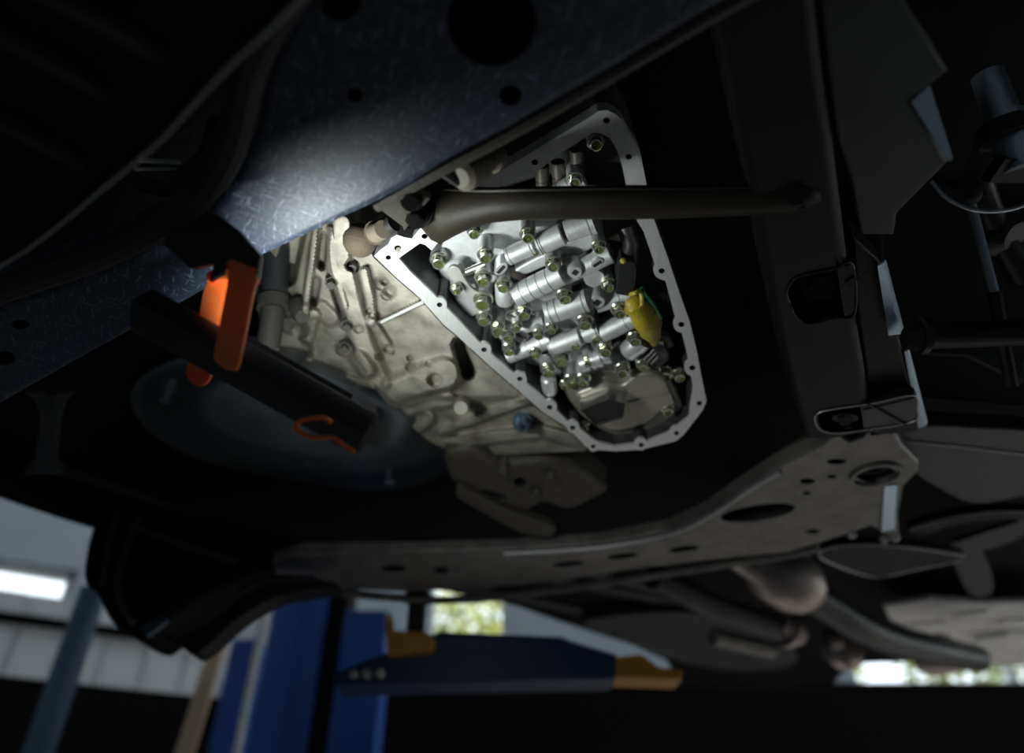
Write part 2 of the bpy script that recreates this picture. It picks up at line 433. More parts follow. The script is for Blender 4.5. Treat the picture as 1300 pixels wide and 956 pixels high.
part(MB().cyl((c[0][0], c[0][1], 2.1), (c[0][0], c[0][1], 2.16), c[1]*1.4), 'clamp', 'edge', t)
t = root('timber_board', 'narrow beige timber board leaning against the wall', 'board', (WY(262, 867, 3.2).x, 3.2, 0))
a = WY(258, 880, 3.2); b = WY(286, 790, 3.25)
dd = (b - a).normalized(); a0 = a - dd * (a.z / dd.z)
part(MB().box((a0 + b)/2, Vector((.035, 0, 0)), (0, .012, 0), (b - a0)/2), 'board', 'board', t)
aa = WY(78, 870, 2.75)
t = root('steel_column', 'slim dark blue-grey steel column in front of the bright side window', 'column', (aa.x, 2.75, 0))
ztop = WY(105, 748, 2.75).z
part(MB().cyl((aa.x+.0, 2.75, 0), (aa.x, 2.75, ztop), .05), 'pole', 'column', t)
part(MB().cyl((aa.x, 2.75, 0), (aa.x, 2.75, .015), .11), 'foot_plate', 'column', t)
# swing arm of the lift
Y0 = 1.36
def arm_pt(x, y): return WY(x, y, Y0)
t = root('lift_arm', 'dark blue lift arm with orange-yellow end reaching under the far side', 'lift arm', (0, Y0, 1.58))
part(MB().plate(ys([(428, 852), (545, 806), (560, 801), (715, 808), (722, 812), (782, 830), (782, 862), (560, 866), (425, 870)], Y0), [], (0, .1, 0), .006), 'outer_beam', 'armblue', t)
part(MB().plate(ys([(778, 834), (815, 830), (836, 847), (866, 850), (866, 863), (778, 860)], Y0 + .01), [], (0, .08, 0), .003), 'inner_beam', 'liftyellow', t)
part(MB().plate(ys([(490, 806), (500, 800), (540, 801), (552, 812), (548, 826), (492, 830)], Y0 - .03), [], (0, .09, 0), .006), 'pad_bracket', 'liftyellow', t)
part(MB().plate(ys([(488, 782), (497, 780), (499, 806), (490, 808)], Y0 - .02), [], (0, .03, 0)), 'stop_tab', 'liftyellow', t)
a = WY(526, 805, Y0); b = WY(526, 752, Y0)
part(MB().lathe((a.x, Y0+.01, a.z), (a.x, Y0+.01, b.z), [(0, .017), (.8, .017), (.8, .026), (1, .026)]), 'lift_pad', 'rubber', t)
for x in (450, 466, 484):
    q = WY(x, 857, Y0 - .02); part(MB().lathe(q, q + Vector((0, -.02, 0)), [(0, .009), (.6, .009), (.6, .006), (1, .006)], 6), 'pivot_bolt', 'steel', t)

# ------------------------------------------------------------------ the car's floor and body above everything
edge = zs([(-700, 420), (-300, 520), (0, 600), (118, 640), (300, 695), (400, 722), (520, 735), (560, 750), (650, 768), (720, 792), (800, 818), (845, 838), (868, 872), (1000, 876), (1058, 868), (1075, 848), (1100, 842), (1250, 838), (1340, 848), (1800, 800)], 1.9)
fp = MB().plate(edge + [Vector((2.6, .6, 1.9)), Vector((2.4, -1.6, 1.9)), Vector((-2.2, -1.6, 1.9))], [], (0, 0, .12), .0)  # dark sheet over everything blocks ceiling light and paints the gaps black
t = root('car_floor_pan', 'near-black car floor pan stretched over all the running gear to shut out light', 'car body', (0, .5, 1.9))
part(fp, 'floor_panel', 'black', t)
for x0, y0, x1, y1 in ((590, 742, 860, 800), (640, 722, 900, 770), (700, 712, 1000, 790)):
    a, b = P(x0, y0, 1.893), P(x1, y1, 1.893); d = (b-a).normalized(); s_ = d.cross(Vector((0,0,1)))
    part(MB().box((a+b)/2, (b-a)/2, s_*.02, (0, 0, .008)), 'stiffening_rib', 'rail_grey', t)
a = [P(x, y, 1.87) for x, y in ((-150, 545), (0, 603), (118, 645), (300, 700), (420, 735))]
t = root('side_sill', 'long black sill running along the left edge of the car', 'sill', a[1])
part(MB().tube(sm(a, 5, False), .035, 12), 'sill_box', 'black', t)
part(MB().tube([p + Vector((0, -.03, -.03)) for p in sm([P(x, y, 1.86) for x, y in ((60, 570), (200, 620), (330, 668), (430, 690))], 5, False)], .012, 8), 'sill_seam', 'rail', t)

# ------------------------------------------------------------------ the gearbox: machined gasket face, cavity and dusty casting
GB = thing('transmission', 'dusty beige gearbox casting with open underside and bright machined gasket face', 'gearbox', PO, (-TH, 0, 0))
OUT = [(475,325),(482,318),(493,310),(497,302),(504,298),(512,301),(523,303),(530,294),(536,287),(542,282),(547,288),(548,299),(553,303),(558,290),(575,256),(605,234),(640,214),(700,178),(750,148),(760,141),(771,140),(781,145),(790,152),(800,172),(812,190),(817,215),(823,245),(829,275),(846,322),(862,370),(876,410),(885,447),(890,475),(897,509),(892,521),(867,553),(858,560),(846,563),(813,571),(783,573),(752,571),(744,567),(718,541),(689,523),(656,494),(621,464),(580,426),(563,412),(534,379),(506,355)]
INN = [(506,328),(520,318),(533,309),(540,311),(548,318),(556,308),(572,285),(588,268),(612,252),(642,232),(672,217),(682,218),(691,211),(708,196),(726,186),(738,178),(753,168),(765,170),(775,176),(783,190),(790,210),(797,245),(809,281),(817,294),(831,335),(837,354),(845,357),(857,403),(862,420),(866,424),(872,448),(876,470),(880,492),(876,515),(875,529),(852,548),(835,555),(818,562),(781,567),(757,561),(737,545),(720.6,534.5),(695,510),(672.6,490),(632,457),(604,430),(589,414),(552,375),(520,344)]
HOL = [(493,327,3.6),(505,315,4.6),(539,300,4.0),(558,387,3.6),(614.5,444,3.6),(660,481,3.6),(698,517,3.6),(727,543,3.4),(753,567,3.2),(814,565,3.4),(859,550,3.4),(888,512,3.6),(879,467,4.0),(865,412,4.0),(840,344,4.0),(798,199,4.2),(770,153,4.6),(679,206,4.4)]
inn = dense(INN, 1.5); out = dense(OUT, 2.0)
def push(poly, cs, k):
    o = []
    for p in poly:
        for x, y, r in cs:
            R = r * k; v = Vector((p[0]-x, p[1]-y))
            if v.length < R: p = Vector((x, y)) + v.normalized() * R
        o.append(p)
    return o
BOSS = [h for h in HOL[3:]]
inn = push(inn, BOSS, 2.55); out = push(out, BOSS, 2.0)
fm = MB()
loops = [qs(out, 0), qs(inn, 0)] + [qs(ell(x, y, r, r*.82, 14), 0) for x, y, r in HOL]
tr = geometry.tessellate_polygon(loops); fm.add([p for l in loops for p in l], tr)
UPV = Vector((0, 0, .016))
fm.rings([loops[0], [p + UPV for p in loops[0]]], True, False, False)
fm.rings([loops[1], [p + UPV*.2 for p in loops[1]]], True, False, False)
fm.build('gasket_flange', 'machined', GB, 40)
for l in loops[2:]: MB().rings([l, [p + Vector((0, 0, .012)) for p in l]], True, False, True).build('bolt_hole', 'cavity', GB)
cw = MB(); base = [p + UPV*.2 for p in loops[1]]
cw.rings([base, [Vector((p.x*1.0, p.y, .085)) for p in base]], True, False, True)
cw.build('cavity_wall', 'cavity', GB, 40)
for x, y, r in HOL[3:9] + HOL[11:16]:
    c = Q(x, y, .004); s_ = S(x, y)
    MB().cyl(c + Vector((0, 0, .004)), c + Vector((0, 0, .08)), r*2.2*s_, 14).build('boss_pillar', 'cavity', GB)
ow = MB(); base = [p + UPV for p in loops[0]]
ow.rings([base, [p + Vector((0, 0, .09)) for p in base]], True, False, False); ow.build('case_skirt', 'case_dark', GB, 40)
MB().cyl(Q(506, 317, .0), Q(506, 310, .012), 3.2*S(506, 315), 10).build('dowel', 'tan', GB)
# relief of the casting left of the gasket face: height above the gasket plane as ridges, bosses and pits
def seg_d(x, y, a, b):
    dx, dy = b[0]-a[0], b[1]-a[1]; q = max(0, min(1, ((x-a[0])*dx+(y-a[1])*dy)/(dx*dx+dy*dy)))
    return math.hypot(x-a[0]-q*dx, y-a[1]-q*dy), q
def sstep(v): v = max(0, min(1, v)); return v*v*(3-2*v)
RIDGES = [  # polyline, half width px, height (m, toward the floor)
    ([(402,285),(396,330),(387,395)], 5, .030), ([(434,282),(430,330),(446,385),(462,440),(480,482)], 15, .030),
    ([(418,290),(424,340),(438,390)], 4, .012), ([(462,345),(470,380),(472,408)], 6, .018),
    ([(481,409),(510,396),(540,382)], 2.6, .010), ([(472,408),(484,425),(496,445)], 5, .014),
    ([(372,400),(408,392),(420,404)], 11, .016), ([(398,400),(386,440),(392,470)], 9, .022),
    ([(360,470),(410,472),(470,492)], 7, .018), ([(505,496),(540,483),(562,476)], 21, .042),
    ([(520,520),(548,512),(572,508)], 9, .018), ([(560,548),(610,530),(660,512),(700,500)], 6, .014),
    ([(338,360),(352,400),(346,450)], 9, .018), ([(560,566),(620,556),(690,548),(735,560)], 9, .020),
    ([(530,545),(545,530)], 8, .016), ([(455,455),(466,470)], 11, .024)]
PITS = [(447,337,9,.022),(422,358,7,.02),(440,413,8,.018),(438,443,12,.022),(494,443,7,.014),(482,453,6,.014),(553,482,11,.020),(522,467,7,.012),(545,462,5,.01),(586,524,9,.0),(365,395,10,.025),(380,420,12,.03),(484,360,10,.008),(492,374,9,.008),(495,370,8,.012),(488,358,5,.01),(520,455,4,.01),(468,395,5,.010),(455,418,6,.014)]
VOIDS = [((374,292),(362,350),12,.06), ((350,428),(386,444),9,.05), ((424,368),(436,404),4,.03), ((411,298),(408,338),4.5,.03), ((338,330),(336,372),8,.05), ((402,356),(398,384),5,.03)]
def case_h(x, y):
    # distance left of the gasket edge: the casting climbs away from it
    d = min(seg_d(x, y, (475,325), (563,412))[0], seg_d(x, y, (563,412), (745,570))[0])
    h = .012 + .00042 * d + .015 * sstep((d-60)/90)
    if x < 400: h += .02 * sstep((400-x)/70)
    for pl, w, hh in RIDGES:
        dd = min(seg_d(x, y, pl[i], pl[i+1])[0] for i in range(len(pl)-1))
        h -= hh * (1 - sstep((dd - w*.55)/(w*.75)))
    for a_, b_, r, hh in VOIDS: h += hh * (1 - sstep((seg_d(x, y, a_, b_)[0] - r*.6)/(r*.8)))
    for px, py, r, hh in PITS:
        h += hh * (1 - sstep((math.hypot(x-px, (y-py)*1.15) - r*.6)/(r*.6)))
    dd = seg_d(x, y, (583,438), (594,472))[0]; h += .05*(1 - sstep((dd-5)/7))
    h += .018*sstep((y - (500 + .02*(x-540)))/10)*sstep((x-500)/30)
    h += .0012*math.sin(x*.11+y*.05) + .0012*math.sin(y*.17-x*.07)
    return max(.003, h)
top_l = [(322,300),(380,262),(440,262),(474,327)]; edge_r = [(474,327),(505,356),(533,380),(562,413),(579,427),(620,465),(655,495),(688,524),(717,543),(744,569)]
left_l = [(322,300),(330,420),(352,472),(430,480),(478,495),(497,520),(545,560),(580,577),(650,577),(744,572)]
def along(pl, q):
    L = [0]
    for i in range(len(pl)-1): L.append(L[-1] + math.dist(pl[i], pl[i+1]))
    s_ = q * L[-1]
    for i in range(len(pl)-1):
        if s_ <= L[i+1] or i == len(pl)-2:
            k = (s_-L[i])/(L[i+1]-L[i]); return (pl[i][0]+(pl[i+1][0]-pl[i][0])*k, pl[i][1]+(pl[i+1][1]-pl[i][1])*k)
rows = []
top_all = top_l[:-1] + edge_r
NU, NV = 230, 170
for i in range(NU + 1):
    a = along(top_all, i/NU); b = along(left_l, i/NU); r = []
    for j in range(NV + 1):
        q = j/NV; x, y = a[0]+(b[0]-a[0])*q, a[1]+(b[1]-a[1])*q
        h = case_h(x, y)
        r.append(Q(x, y, h))
    rows.append(r)
cs_ = MB().grid(rows)
# close it upward with a skirt and roof so that it is a solid casting
rim = rows[0] + [r[-1] for r in rows[1:]] + rows[-1][::-1][1:] + [r[0] for r in rows[::-1][1:-1]]
cs_.rings([rim, [Vector((p.x, p.y, .12)) for p in rim]], True, False, True)
cs_.build('case_shell', 'case', GB, 50)
MB().lathe(Q(586,512,.03), Q(585,518,.006), [(0, .009), (1, .0075)], 18).build('case_plug', 'case', GB)
g = MB(); a, b = Q(663,534,.03), Q(664,541,.0); s_ = S(663,540)
g.lathe(a, b, [(0, 11*s_), (.4, 11*s_), (.4, 8*s_), (1, 8*s_), (1, 4.5*s_), (.6, 4.2*s_)], 6)
g.lathe(a, a.lerp(b, .35), [(0, 13*s_), (1, 13*s_)], 20)
o = g.build('drain_plug', 'bluezinc', GB)
MB().lathe(Q(538,383,.0), Q(484,409,.006), [(0, .0018), (1, .0016)], 8).build('casting_fin', 'machined', GB)
for x, y in ((420,360),(447,338),(440,414),(437,442)):
    a = Q(x, y-6, .03); b = Q(x, y+3, .012); MB().lathe(a, b, [(0, .006), (.5, .006), (.5, .0045), (1, .0042)], 6).build('case_bolt', 'case_dark', GB)

# ------------------------------------------------------------------ the valve body
VB = thing('valve_body', 'bright aluminium valve body full of bores and green-tinged bolts in the open gearbox', 'valve body', PO, (-TH, 0, 0))
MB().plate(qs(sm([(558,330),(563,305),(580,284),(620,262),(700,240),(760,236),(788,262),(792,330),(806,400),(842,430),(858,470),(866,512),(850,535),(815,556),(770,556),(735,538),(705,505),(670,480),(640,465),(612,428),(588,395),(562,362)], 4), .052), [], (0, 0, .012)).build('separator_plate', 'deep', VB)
WEBS = [([(556,330),(560,314),(568,298),(585,283),(612,277),(660,274),(706,272),(704,290),(690,300),(672,312),(655,318),(640,330),(622,338),(600,352),(582,362),(568,360),(558,350)], .034),
        ([(580,358),(600,350),(625,336),(640,340),(630,356),(622,372),(605,368),(588,372)], .026),
        ([(654,343),(680,328),(700,320),(716,322),(708,332),(690,340),(664,350)], .020),
        ([(706,316),(735,302),(758,296),(764,304),(752,316),(728,326)], .022),
        ([(716,352),(742,336),(764,320),(776,322),(786,346),(792,360),(780,368),(768,352),(742,358),(724,364)], .026),
        ([(660,382),(684,372),(712,362),(722,372),(708,384),(690,394),(668,396)], .022),
        ([(606,424),(600,405),(616,392),(640,388),(664,392),(680,400),(700,408),(706,420),(690,430),(668,430),(648,446),(630,440)], .026),
        ([(632,440),(650,446),(676,432),(704,436),(716,452),(712,466),(720,478),(704,478),(688,468),(668,462),(648,456)], .028),
        ([(706,404),(728,396),(748,388),(756,398),(746,412),(728,420),(708,424)], .020),
        ([(736,372),(756,366),(784,364),(800,376),(798,388),(776,390),(760,394),(746,390)], .026),
        ([(716,436),(740,428),(766,418),(792,404),(806,410),(800,422),(776,432),(764,446),(742,452),(724,462),(714,452)], .027),
        ([(726,470),(748,452),(772,446),(788,452),(800,462),(790,476),(764,480),(744,488),(722,484)], .024)]
for pts, h in WEBS:
    if h < .033: h += .006
    MB().plate(qs(sm(pts, 4), h), [], (0, 0, .052-h+.004), .0025, 3).build('casting_web', 'cast', VB, 40)
MB().plate(qs([(569,349),(600,343),(640,322),(672,308),(673,311),(641,326),(602,347),(571,353)], .031), [], (0, 0, .006)).build('cast_ridge', 'cast', VB)
def bore(a, b, h, r, prof, m='cast', seg=26):
    A, B = Q(*a, h), Q(*b, h); s_ = S((a[0]+b[0])/2, (a[1]+b[1])/2, h)
    MB().lathe(A, B, [(t, q*r*s_) for t, q in prof], seg).build('valve_bore', m, VB, 30)
def grooves(ts, w=.012, d=.93):
    p = [(0, .93), (.02, 1)]
    for t in ts: p += [(t-w*1.4, 1), (t-w, d*.97), (t+w, d*.97), (t+w*1.4, 1)]
    return p + [(.985, 1), (1, .94)]
bore((644,326), (678,311), .014, 12, grooves([.12, .9]))
bore((674,313), (692,305), .016, 8, grooves([]), 'cast')
bore((683,311), (714,297), .013, 14.5, grooves([.10, .18], .018))
bore((712,298), (722,293), .016, 9, grooves([]), 'deep')
bore((719,294), (754,281), .013, 14.5, [(0,.93),(.02,1),(.74,1),(.74,1.08),(.80,1.08),(.80,1.0),(.84,1.0),(.84,1.12),(1,1.14)])
bore((654,376), (714,347), .012, 15, grooves([.18,.36,.54,.74], .010, .94))
bore((714,352), (776,322), .018, 12, grooves([.3]))
bore((693,398), (746,381), .012, 15, grooves([.12,.28,.9], .012))
bore((640,357), (641,386), .014, 12, [(0,.6),(.06,.85),(.15,1),(.55,1),(.55,.96),(.58,.96),(.58,1),(.85,1),(.95,.85),(1,.55)])
bore((761,425), (804,404), .014, 12.5, grooves([.05,.8]))
bore((698,441), (737,427), .013, 12.5, grooves([.06]))
bore((737,427), (760,418), .015, 11.5, grooves([.15,.9], .03, .85))
bore((736,463), (774,450), .012, 12, [(0,.9),(.05,1),(.3,1),(.3,.8),(.4,.8),(.4,1.05),(.5,1.05),(.52,.95),(.58,.95),(.6,1.05),(.72,1.05),(.72,.85),(.85,.85),(.85,1),(1,.95)], 'cast_smooth')
bore((644,452), (700,430), .018, 11, grooves([.2,.5,.8]))
bore((634,424), (690,409), .022, 8, grooves([.3,.7]))
bore((757,388), (800,374), .020, 10, grooves([.7]))
bore((696,478), (699,504), .012, 10, [(0,.8),(.08,1),(.55,1),(.7,.97),(.8,.8),(.8,.5),(1,.5)], 'cast_smooth')
bore((796,448), (815,430), .015, 14, [(0,.9),(.1,1),(.6,1),(.6,1.1),(1,1.1)], 'cast_smooth')
bore((583,345), (588,342), .020, 9, grooves([]), 'lever')
bore((592,345), (616,335), .018, 4.6, [(0,.9),(.08,.9),(.08,.7),(.16,.7),(.16,1),(.24,1),(.24,.8),(.32,.8),(.32,1),(1,1)], 'steel', 16)
bore((700,250), (740,225), .03, 12, grooves([.3,.6]), 'cast')
bore((690,255), (688,210), .045, 9, grooves([.3,.6]), 'deep')
bore((712,250), (708,205), .045, 9, grooves([.3,.6]), 'deep')
bore((735,235), (732,190), .045, 9, grooves([.3,.6]), 'deep')
# round cover disc, square-socket bosses, slotted clips and slotted screws
def disc(x, y, h, r, m, name, dep=.02, rim=.08):
    c = Q(x, y, h); s_ = S(x, y, h)*r
    return MB().lathe(c + Vector((0,0,dep)), c, [(0, s_), (1-rim, s_), (1, s_*.93)], 26).build(name, m, VB, 30)
disc(754.5,354, .012, 13.5, 'cast_smooth', 'cover_disc')
def socket(x, y, h, r):
    c = Q(x, y, h); s_ = S(x, y, h)*r
    o = MB().lathe(c + Vector((0,0,.018)), c, [(0, s_*1.05), (.9, s_), (1, s_*.88)], 22).build('socket_boss', 'cast', VB, 30)
    MB().box(c + Vector((0,0,-.0002)), (s_*.3, s_*.18, 0), (-s_*.18, s_*.3, 0), (0, 0, .0006)).build('square_socket', 'hole_shade', o)  # near-black slab paints the shade inside the socket
socket(730,346,.006,9.5); socket(758,384,.008,10.5); socket(650,403,.016,0.1) if False else None
def clip(x, y, h, L, Wd, ang):
    c = Q(x, y, h); s_ = S(x, y, h); ca, sa = math.cos(ang), -math.sin(ang)
    pl = [c + Vector((ca*a - sa*b, sa*a + ca*b, 0))*s_ for a, b in ell(0, 0, L, Wd, 20)]
    o = MB().plate(pl, [], (0, 0, .016), .0008, 2).build('slot_rim', 'cast_smooth', VB, 40)
    MB().box(c + Vector((0,0,-.0001)), Vector((ca, sa, 0))*s_*L*.62, Vector((-sa, ca, 0))*s_*Wd*.34, (0,0,.0006)).build('slot', 'hole_shade', o)  # near-black slab paints the shade inside the slot
clip(636,342,.010,11,6.5,.9); clip(709,357,.008,10,6,.9); clip(758,335,.008,9,6,.7); clip(737,393,.009,17,5,.95); clip(709,443,.016,8,5,.3); clip(692,448,.016,7,5,.2)
def slotted(x, y, h, r):
    c = Q(x, y, h); s_ = S(x, y, h)*r
    o = MB().lathe(c + Vector((0,0,.012)), c, [(0, s_), (.9, s_), (1, s_*.9), (1, s_*.8), (.93, s_*.76)], 24).build('slotted_screw', 'steel', VB, 30)
    MB().box(c + Vector((0,0,.0012)), Vector((.88, .42, 0))*s_*.76, Vector((-.42, .88, 0))*s_*.12, (0,0,.0012)).build('screw_slot', 'cavity', o)
slotted(650,402,.014,9.5); slotted(662,428,.014,9.5)
# detent lever
lev = sm([(570,352),(569,343),(575,338),(583,341),(589,352),(598,365),(612,374),(622,382),(620,396),(606,398),(600,388),(592,372),(584,360),(577,357)], 4)
MB().plate(qs(lev, .012), [], (0,0,.004), .001, 2).build('detent_lever', 'lever', VB, 40)
MB().plate(qs(sm([(577,378),(584,366),(596,376),(606,394),(600,402),(588,394)], 4), .022), [], (0,0,.006), .0015, 2).build('lever_bracket', 'cast_smooth', VB, 40)
# bolts: one mesh, many parts
def hexr(r, z): return [Vector((r*math.cos(math.pi/3*k+.3), r*math.sin(math.pi/3*k+.3), z)) for k in range(6)]
def circ(r, z, n=24): return [Vector((r*math.cos(2*math.pi*k/n+.3), r*math.sin(2*math.pi*k/n+.3), z)) for k in range(n)]
def bolt_mesh():
    b = MB()
    b.rings([circ(1.38, 0), circ(1.38, -.18), circ(1.22, -.34), circ(1.0, -.36)], True, False, False)
    hx = []
    for k in range(24):
        a = 2*math.pi*k/24 + .3; q = (2*math.pi*k/24) % (math.pi/3); r = math.cos(math.pi/6)/math.cos(q - math.pi/6)
        hx.append((r*math.cos(a), r*math.sin(a)))
    b.rings([[Vector((x, y, -.34)) for x, y in hx], [Vector((x, y, -1.32)) for x, y in hx], circ(.93, -1.46), circ(.84, -1.5), circ(.68, -1.48)], True, False, False)
    b.cur = 1
    b.rings([circ(.68, -1.48), circ(.60, -1.30), circ(.34, -1.26), circ(.28, -1.33), circ(.1, -1.34)], True, False, True)
    o = b.build('bolt', ['zinc', 'zinc_green'], None, 30); me = o.data; bpy.data.objects.remove(o); return me
BM = bolt_mesh()
BOLTS = [(602,298,8),(556,336,9),(616,329,8.5),(670,303,8.5),(639,367,7.5),(579,371,6.5),(613,359,9),(613,388,10),(614,409,8),(665,402,8),(632,421,7.5),(646,448,7),(630,426,5),(645,430,7),(761,317,7.5),(703,340,8.5),(773,366,7.5),(717,381,8.5),(743,414,8.5),(787,399,8.5),(807,435,8),(696,475,8),(713,461,9),(741,488,8),(725,488,7),(769,449,7.5),(791,475,8),(730,441,6),(757,433,6),(747,463,5.5),(832,470,8),(846,479,8),(863,481,7.5),(807,453,4.5),(680,452,6),(700,421,6.5),(757,185,9),(730,232,8),(712,310,4.2),(680,322,4.2),(684,428,6),(656,418,5.5),(816,468,6)]
for i, (x, y, r) in enumerate(BOLTS):
    h = .002 if r > 5.4 else .006
    if (x, y) in ((602,298), (556,336)): h = .016
    if y < 240: h = .02
    if x > 825: h = .015
    s_ = S(x, y, h) * r * .95
    o = bpy.data.objects.new('bolt', BM); COL.objects.link(o); o.parent = VB
    o.location = Q(x, y, h) + Vector((0, 0, 1.5 * s_)); o.scale = (s_, s_, s_)
    o.rotation_euler = (random.uniform(-.05, .05), random.uniform(-.05, .05), random.uniform(0, 1))
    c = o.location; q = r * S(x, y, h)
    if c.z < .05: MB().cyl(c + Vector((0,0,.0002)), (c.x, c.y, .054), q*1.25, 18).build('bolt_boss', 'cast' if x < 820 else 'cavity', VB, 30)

# oil strainer
ST = thing('oil_strainer', 'pressed-metal oil strainer with a square black inlet at the lower end of the opening', 'oil strainer', PO, (-TH, 0, 0))
so = sm([(713,481),(717,500),(734,524),(746,536),(764,547),(792,556),(818,553),(838,541),(853,531),(866,519),(863,505),(855,488),(846,478),(830,472),(818,470),(806,476),(792,484),(768,481),(748,486),(730,494)], 4)
MB().plate(qs(so, .018), [], (0,0,.012), .003, 3).build('strainer_tray', 'tray', ST, 40)
MB().plate(qs(sm([(806,478),(826,474),(844,482),(852,500),(858,514),(840,522),(826,534),(806,544),(776,548),(760,540),(742,522),(730,504),(748,494),(770,488),(790,490)], 4), .010), [], (0,0,.01), .004, 3).build('raised_dome', 'tray', ST, 40)
MB().plate(qs([(796,511),(852,500),(855,514),(800,527)], .0085), [], (0,0,.004), .001, 2).build('stamped_pad', 'tray', ST, 40)
lo = qs([(737,521),(757,541),(791,531),(794,513),(773,507)], -.012)
t0 = qs([(737,503),(752,518),(790,509),(797,496),(772,491)], .012)
ib = MB(); ib.rings([t0, lo], True, True, False); ib.build('inlet_box', 'inlet', ST, 20)
cen = sum(lo, Vector())/5; ib = MB(); ib.rings([[p.lerp(cen, .06) for p in lo], [p.lerp(cen, .10) + Vector((0,0,.0015)) for p in lo]], True, False, True); ib.build('inlet_mouth', 'hole_shade', ST)  # closed near-black cap paints the dark inside of the inlet
ib = MB(); ib.rings([lo, [p.lerp(cen, .07) for p in lo]], True, False, False); ib.build('inlet_rim', 'hole_shade', ST)
for x, y, r in ((848,524,7),(717,492,5),(742,545,5)):
    s_ = S(x, y, .006)*r; o = bpy.data.objects.new('bolt', BM); COL.objects.link(o); o.parent = ST
    o.location = Q(x, y, .006) + Vector((0,0,1.5*s_)); o.scale = (s_,)*3

# yellow wiring connector
WC = thing('wiring_connector', 'black and yellow wiring connector in a plastic wrap beside the valve body', 'connector', PO, (-TH, 0, 0))
pl = [(785,338),(790,330),(806,333),(809,342),(806,372),(798,377),(782,374)]
MB().plate(qs(pl, .000), [], (0,0,.03), .002, 2).build('plug_housing', 'blackplastic', WC, 30)
MB().ball(Q(791,331,-.002), 4.2*S(791,331), 12).build('locking_button', 'yellow', WC)
MB().tube([Q(x, y, h) for x, y, h in ((796,290,.03),(803,312,.02),(797,334,.012))], .009, 14).build('harness_sleeve', 'blackplastic', WC)
body = MB()
axp = [Q(803,376,.006), Q(808,386,.002), Q(818,402,.0), Q(827,418,.002), Q(833,433,.006)]
body.tube(sm(axp, 5, False), [s_ for s_ in [x*S(820,400) for x in (9,12,14,15,16,17,18,18.5,19,19.5,20,20,19.5,19,18.5,17,15,13,11,10,9)]], 18, .7, ref=(0,0,1) if False else None)
ob = body.build('connector_body', 'yellow', WC, 60)
for q in (.25, .5, .72):
    i = q*4; k = int(i); c = axp[k].lerp(axp[k+1], i-k); d = (axp[min(k+1,4)]-axp[k]).normalized()
    MB().lathe(c - d*.0015, c + d*.0015, [(0, 19.5*S(820,400)*(.9 if q>.6 else .96)), (1, 19.5*S(820,400)*(.9 if q>.6 else .96))], 20, ell=.74).build('connector_ridge', 'yellow', WC)
MB().tube(sm([Q(815,366,.006), Q(818,374,.0), Q(828,386,.002), Q(838,404,.008)], 5, False), .0028, 8).build('green_wire', 'green', WC)
MB().tube(sm([Q(800,374,.0), Q(806,372,-.004), Q(812,370,0), Q(815,382,-.004), Q(812,398,-.006), Q(818,418,-.004)], 5, False), .0022, 8).build('yellow_wire', 'yellow', WC)
MB().tube(sm([Q(832,432,.006), Q(838,442,.004), Q(842,452,.01), Q(830,462,.02)], 5, False), .0065, 12).build('braided_loom', 'blackplastic', WC)
MB().plate(qs([(838,425),(850,428),(856,440),(846,444),(840,438)], .01), [], (0,0,.01), .002).build('connector_tab', 'tan', WC)
for dx in (0, 6, 12):
    MB().tube(sm([Q(836+dx*.4,434,.0), Q(828+dx,446,.004), Q(812+dx*1.2,462,.012)], 5, False), .0012, 6).build('loom_wire', 'edge', WC)

# ------------------------------------------------------------------ front crossmember
ZC = 1.688
FC = root('front_crossmember', 'large scuffed dark blue steel crossmember with round holes, upper left', 'crossmember', P(450, 180, ZC))
oc = [(-120,585),(0,516),(120,449),(240,384),(330,331),(405,296),(478,262),(520,240),(560,214),(600,192),(640,172),(745,112),(900,20),(990,-30),(990,-160),(470,-160),(420,-60),(384,-5),(352,50),(332,105),(318,170),(290,232),(255,275),(200,308),(120,345),(0,388),(-120,425)]
oc3 = dense(oc, 14)
holes = [ell(624,28,58,56,36), ell(450,120,10.5,9,20), ell(648,121,15,13,24), ell(432,5,27,22,24), ell(26,412,12,6,16), ell(5,455,15,9,16)]
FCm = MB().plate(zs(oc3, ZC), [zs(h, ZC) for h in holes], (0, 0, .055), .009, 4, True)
part(FCm, 'box_section', ['subframe', 'hole_shade'], FC, 30)
lip = [P(x, y, ZC+.008) for x, y in ((478,262),(560,216),(640,174),(745,114),(900,22),(990,-28))]
part(MB().tube(sm(lip, 4, False), .0045, 8), 'folded_lip', 'subframe_edge', FC)
part(MB().plate([P(478,263,ZC+.012), P(520,238,ZC+.012), P(546,252,ZC+.016), P(513,294,ZC+.05), P(511,288,ZC+.045)], [], (0, 0, .006), .001), 'mounting_tab', 'subframe_edge', FC)
bkt = [P(562,211,ZC+.01), P(592,196,ZC+.01), P(588,212,ZC+.04), P(576,222,ZC+.06)]
part(MB().plate(bkt, [], (0, .004, .004)), 'gusset', 'edge', FC)
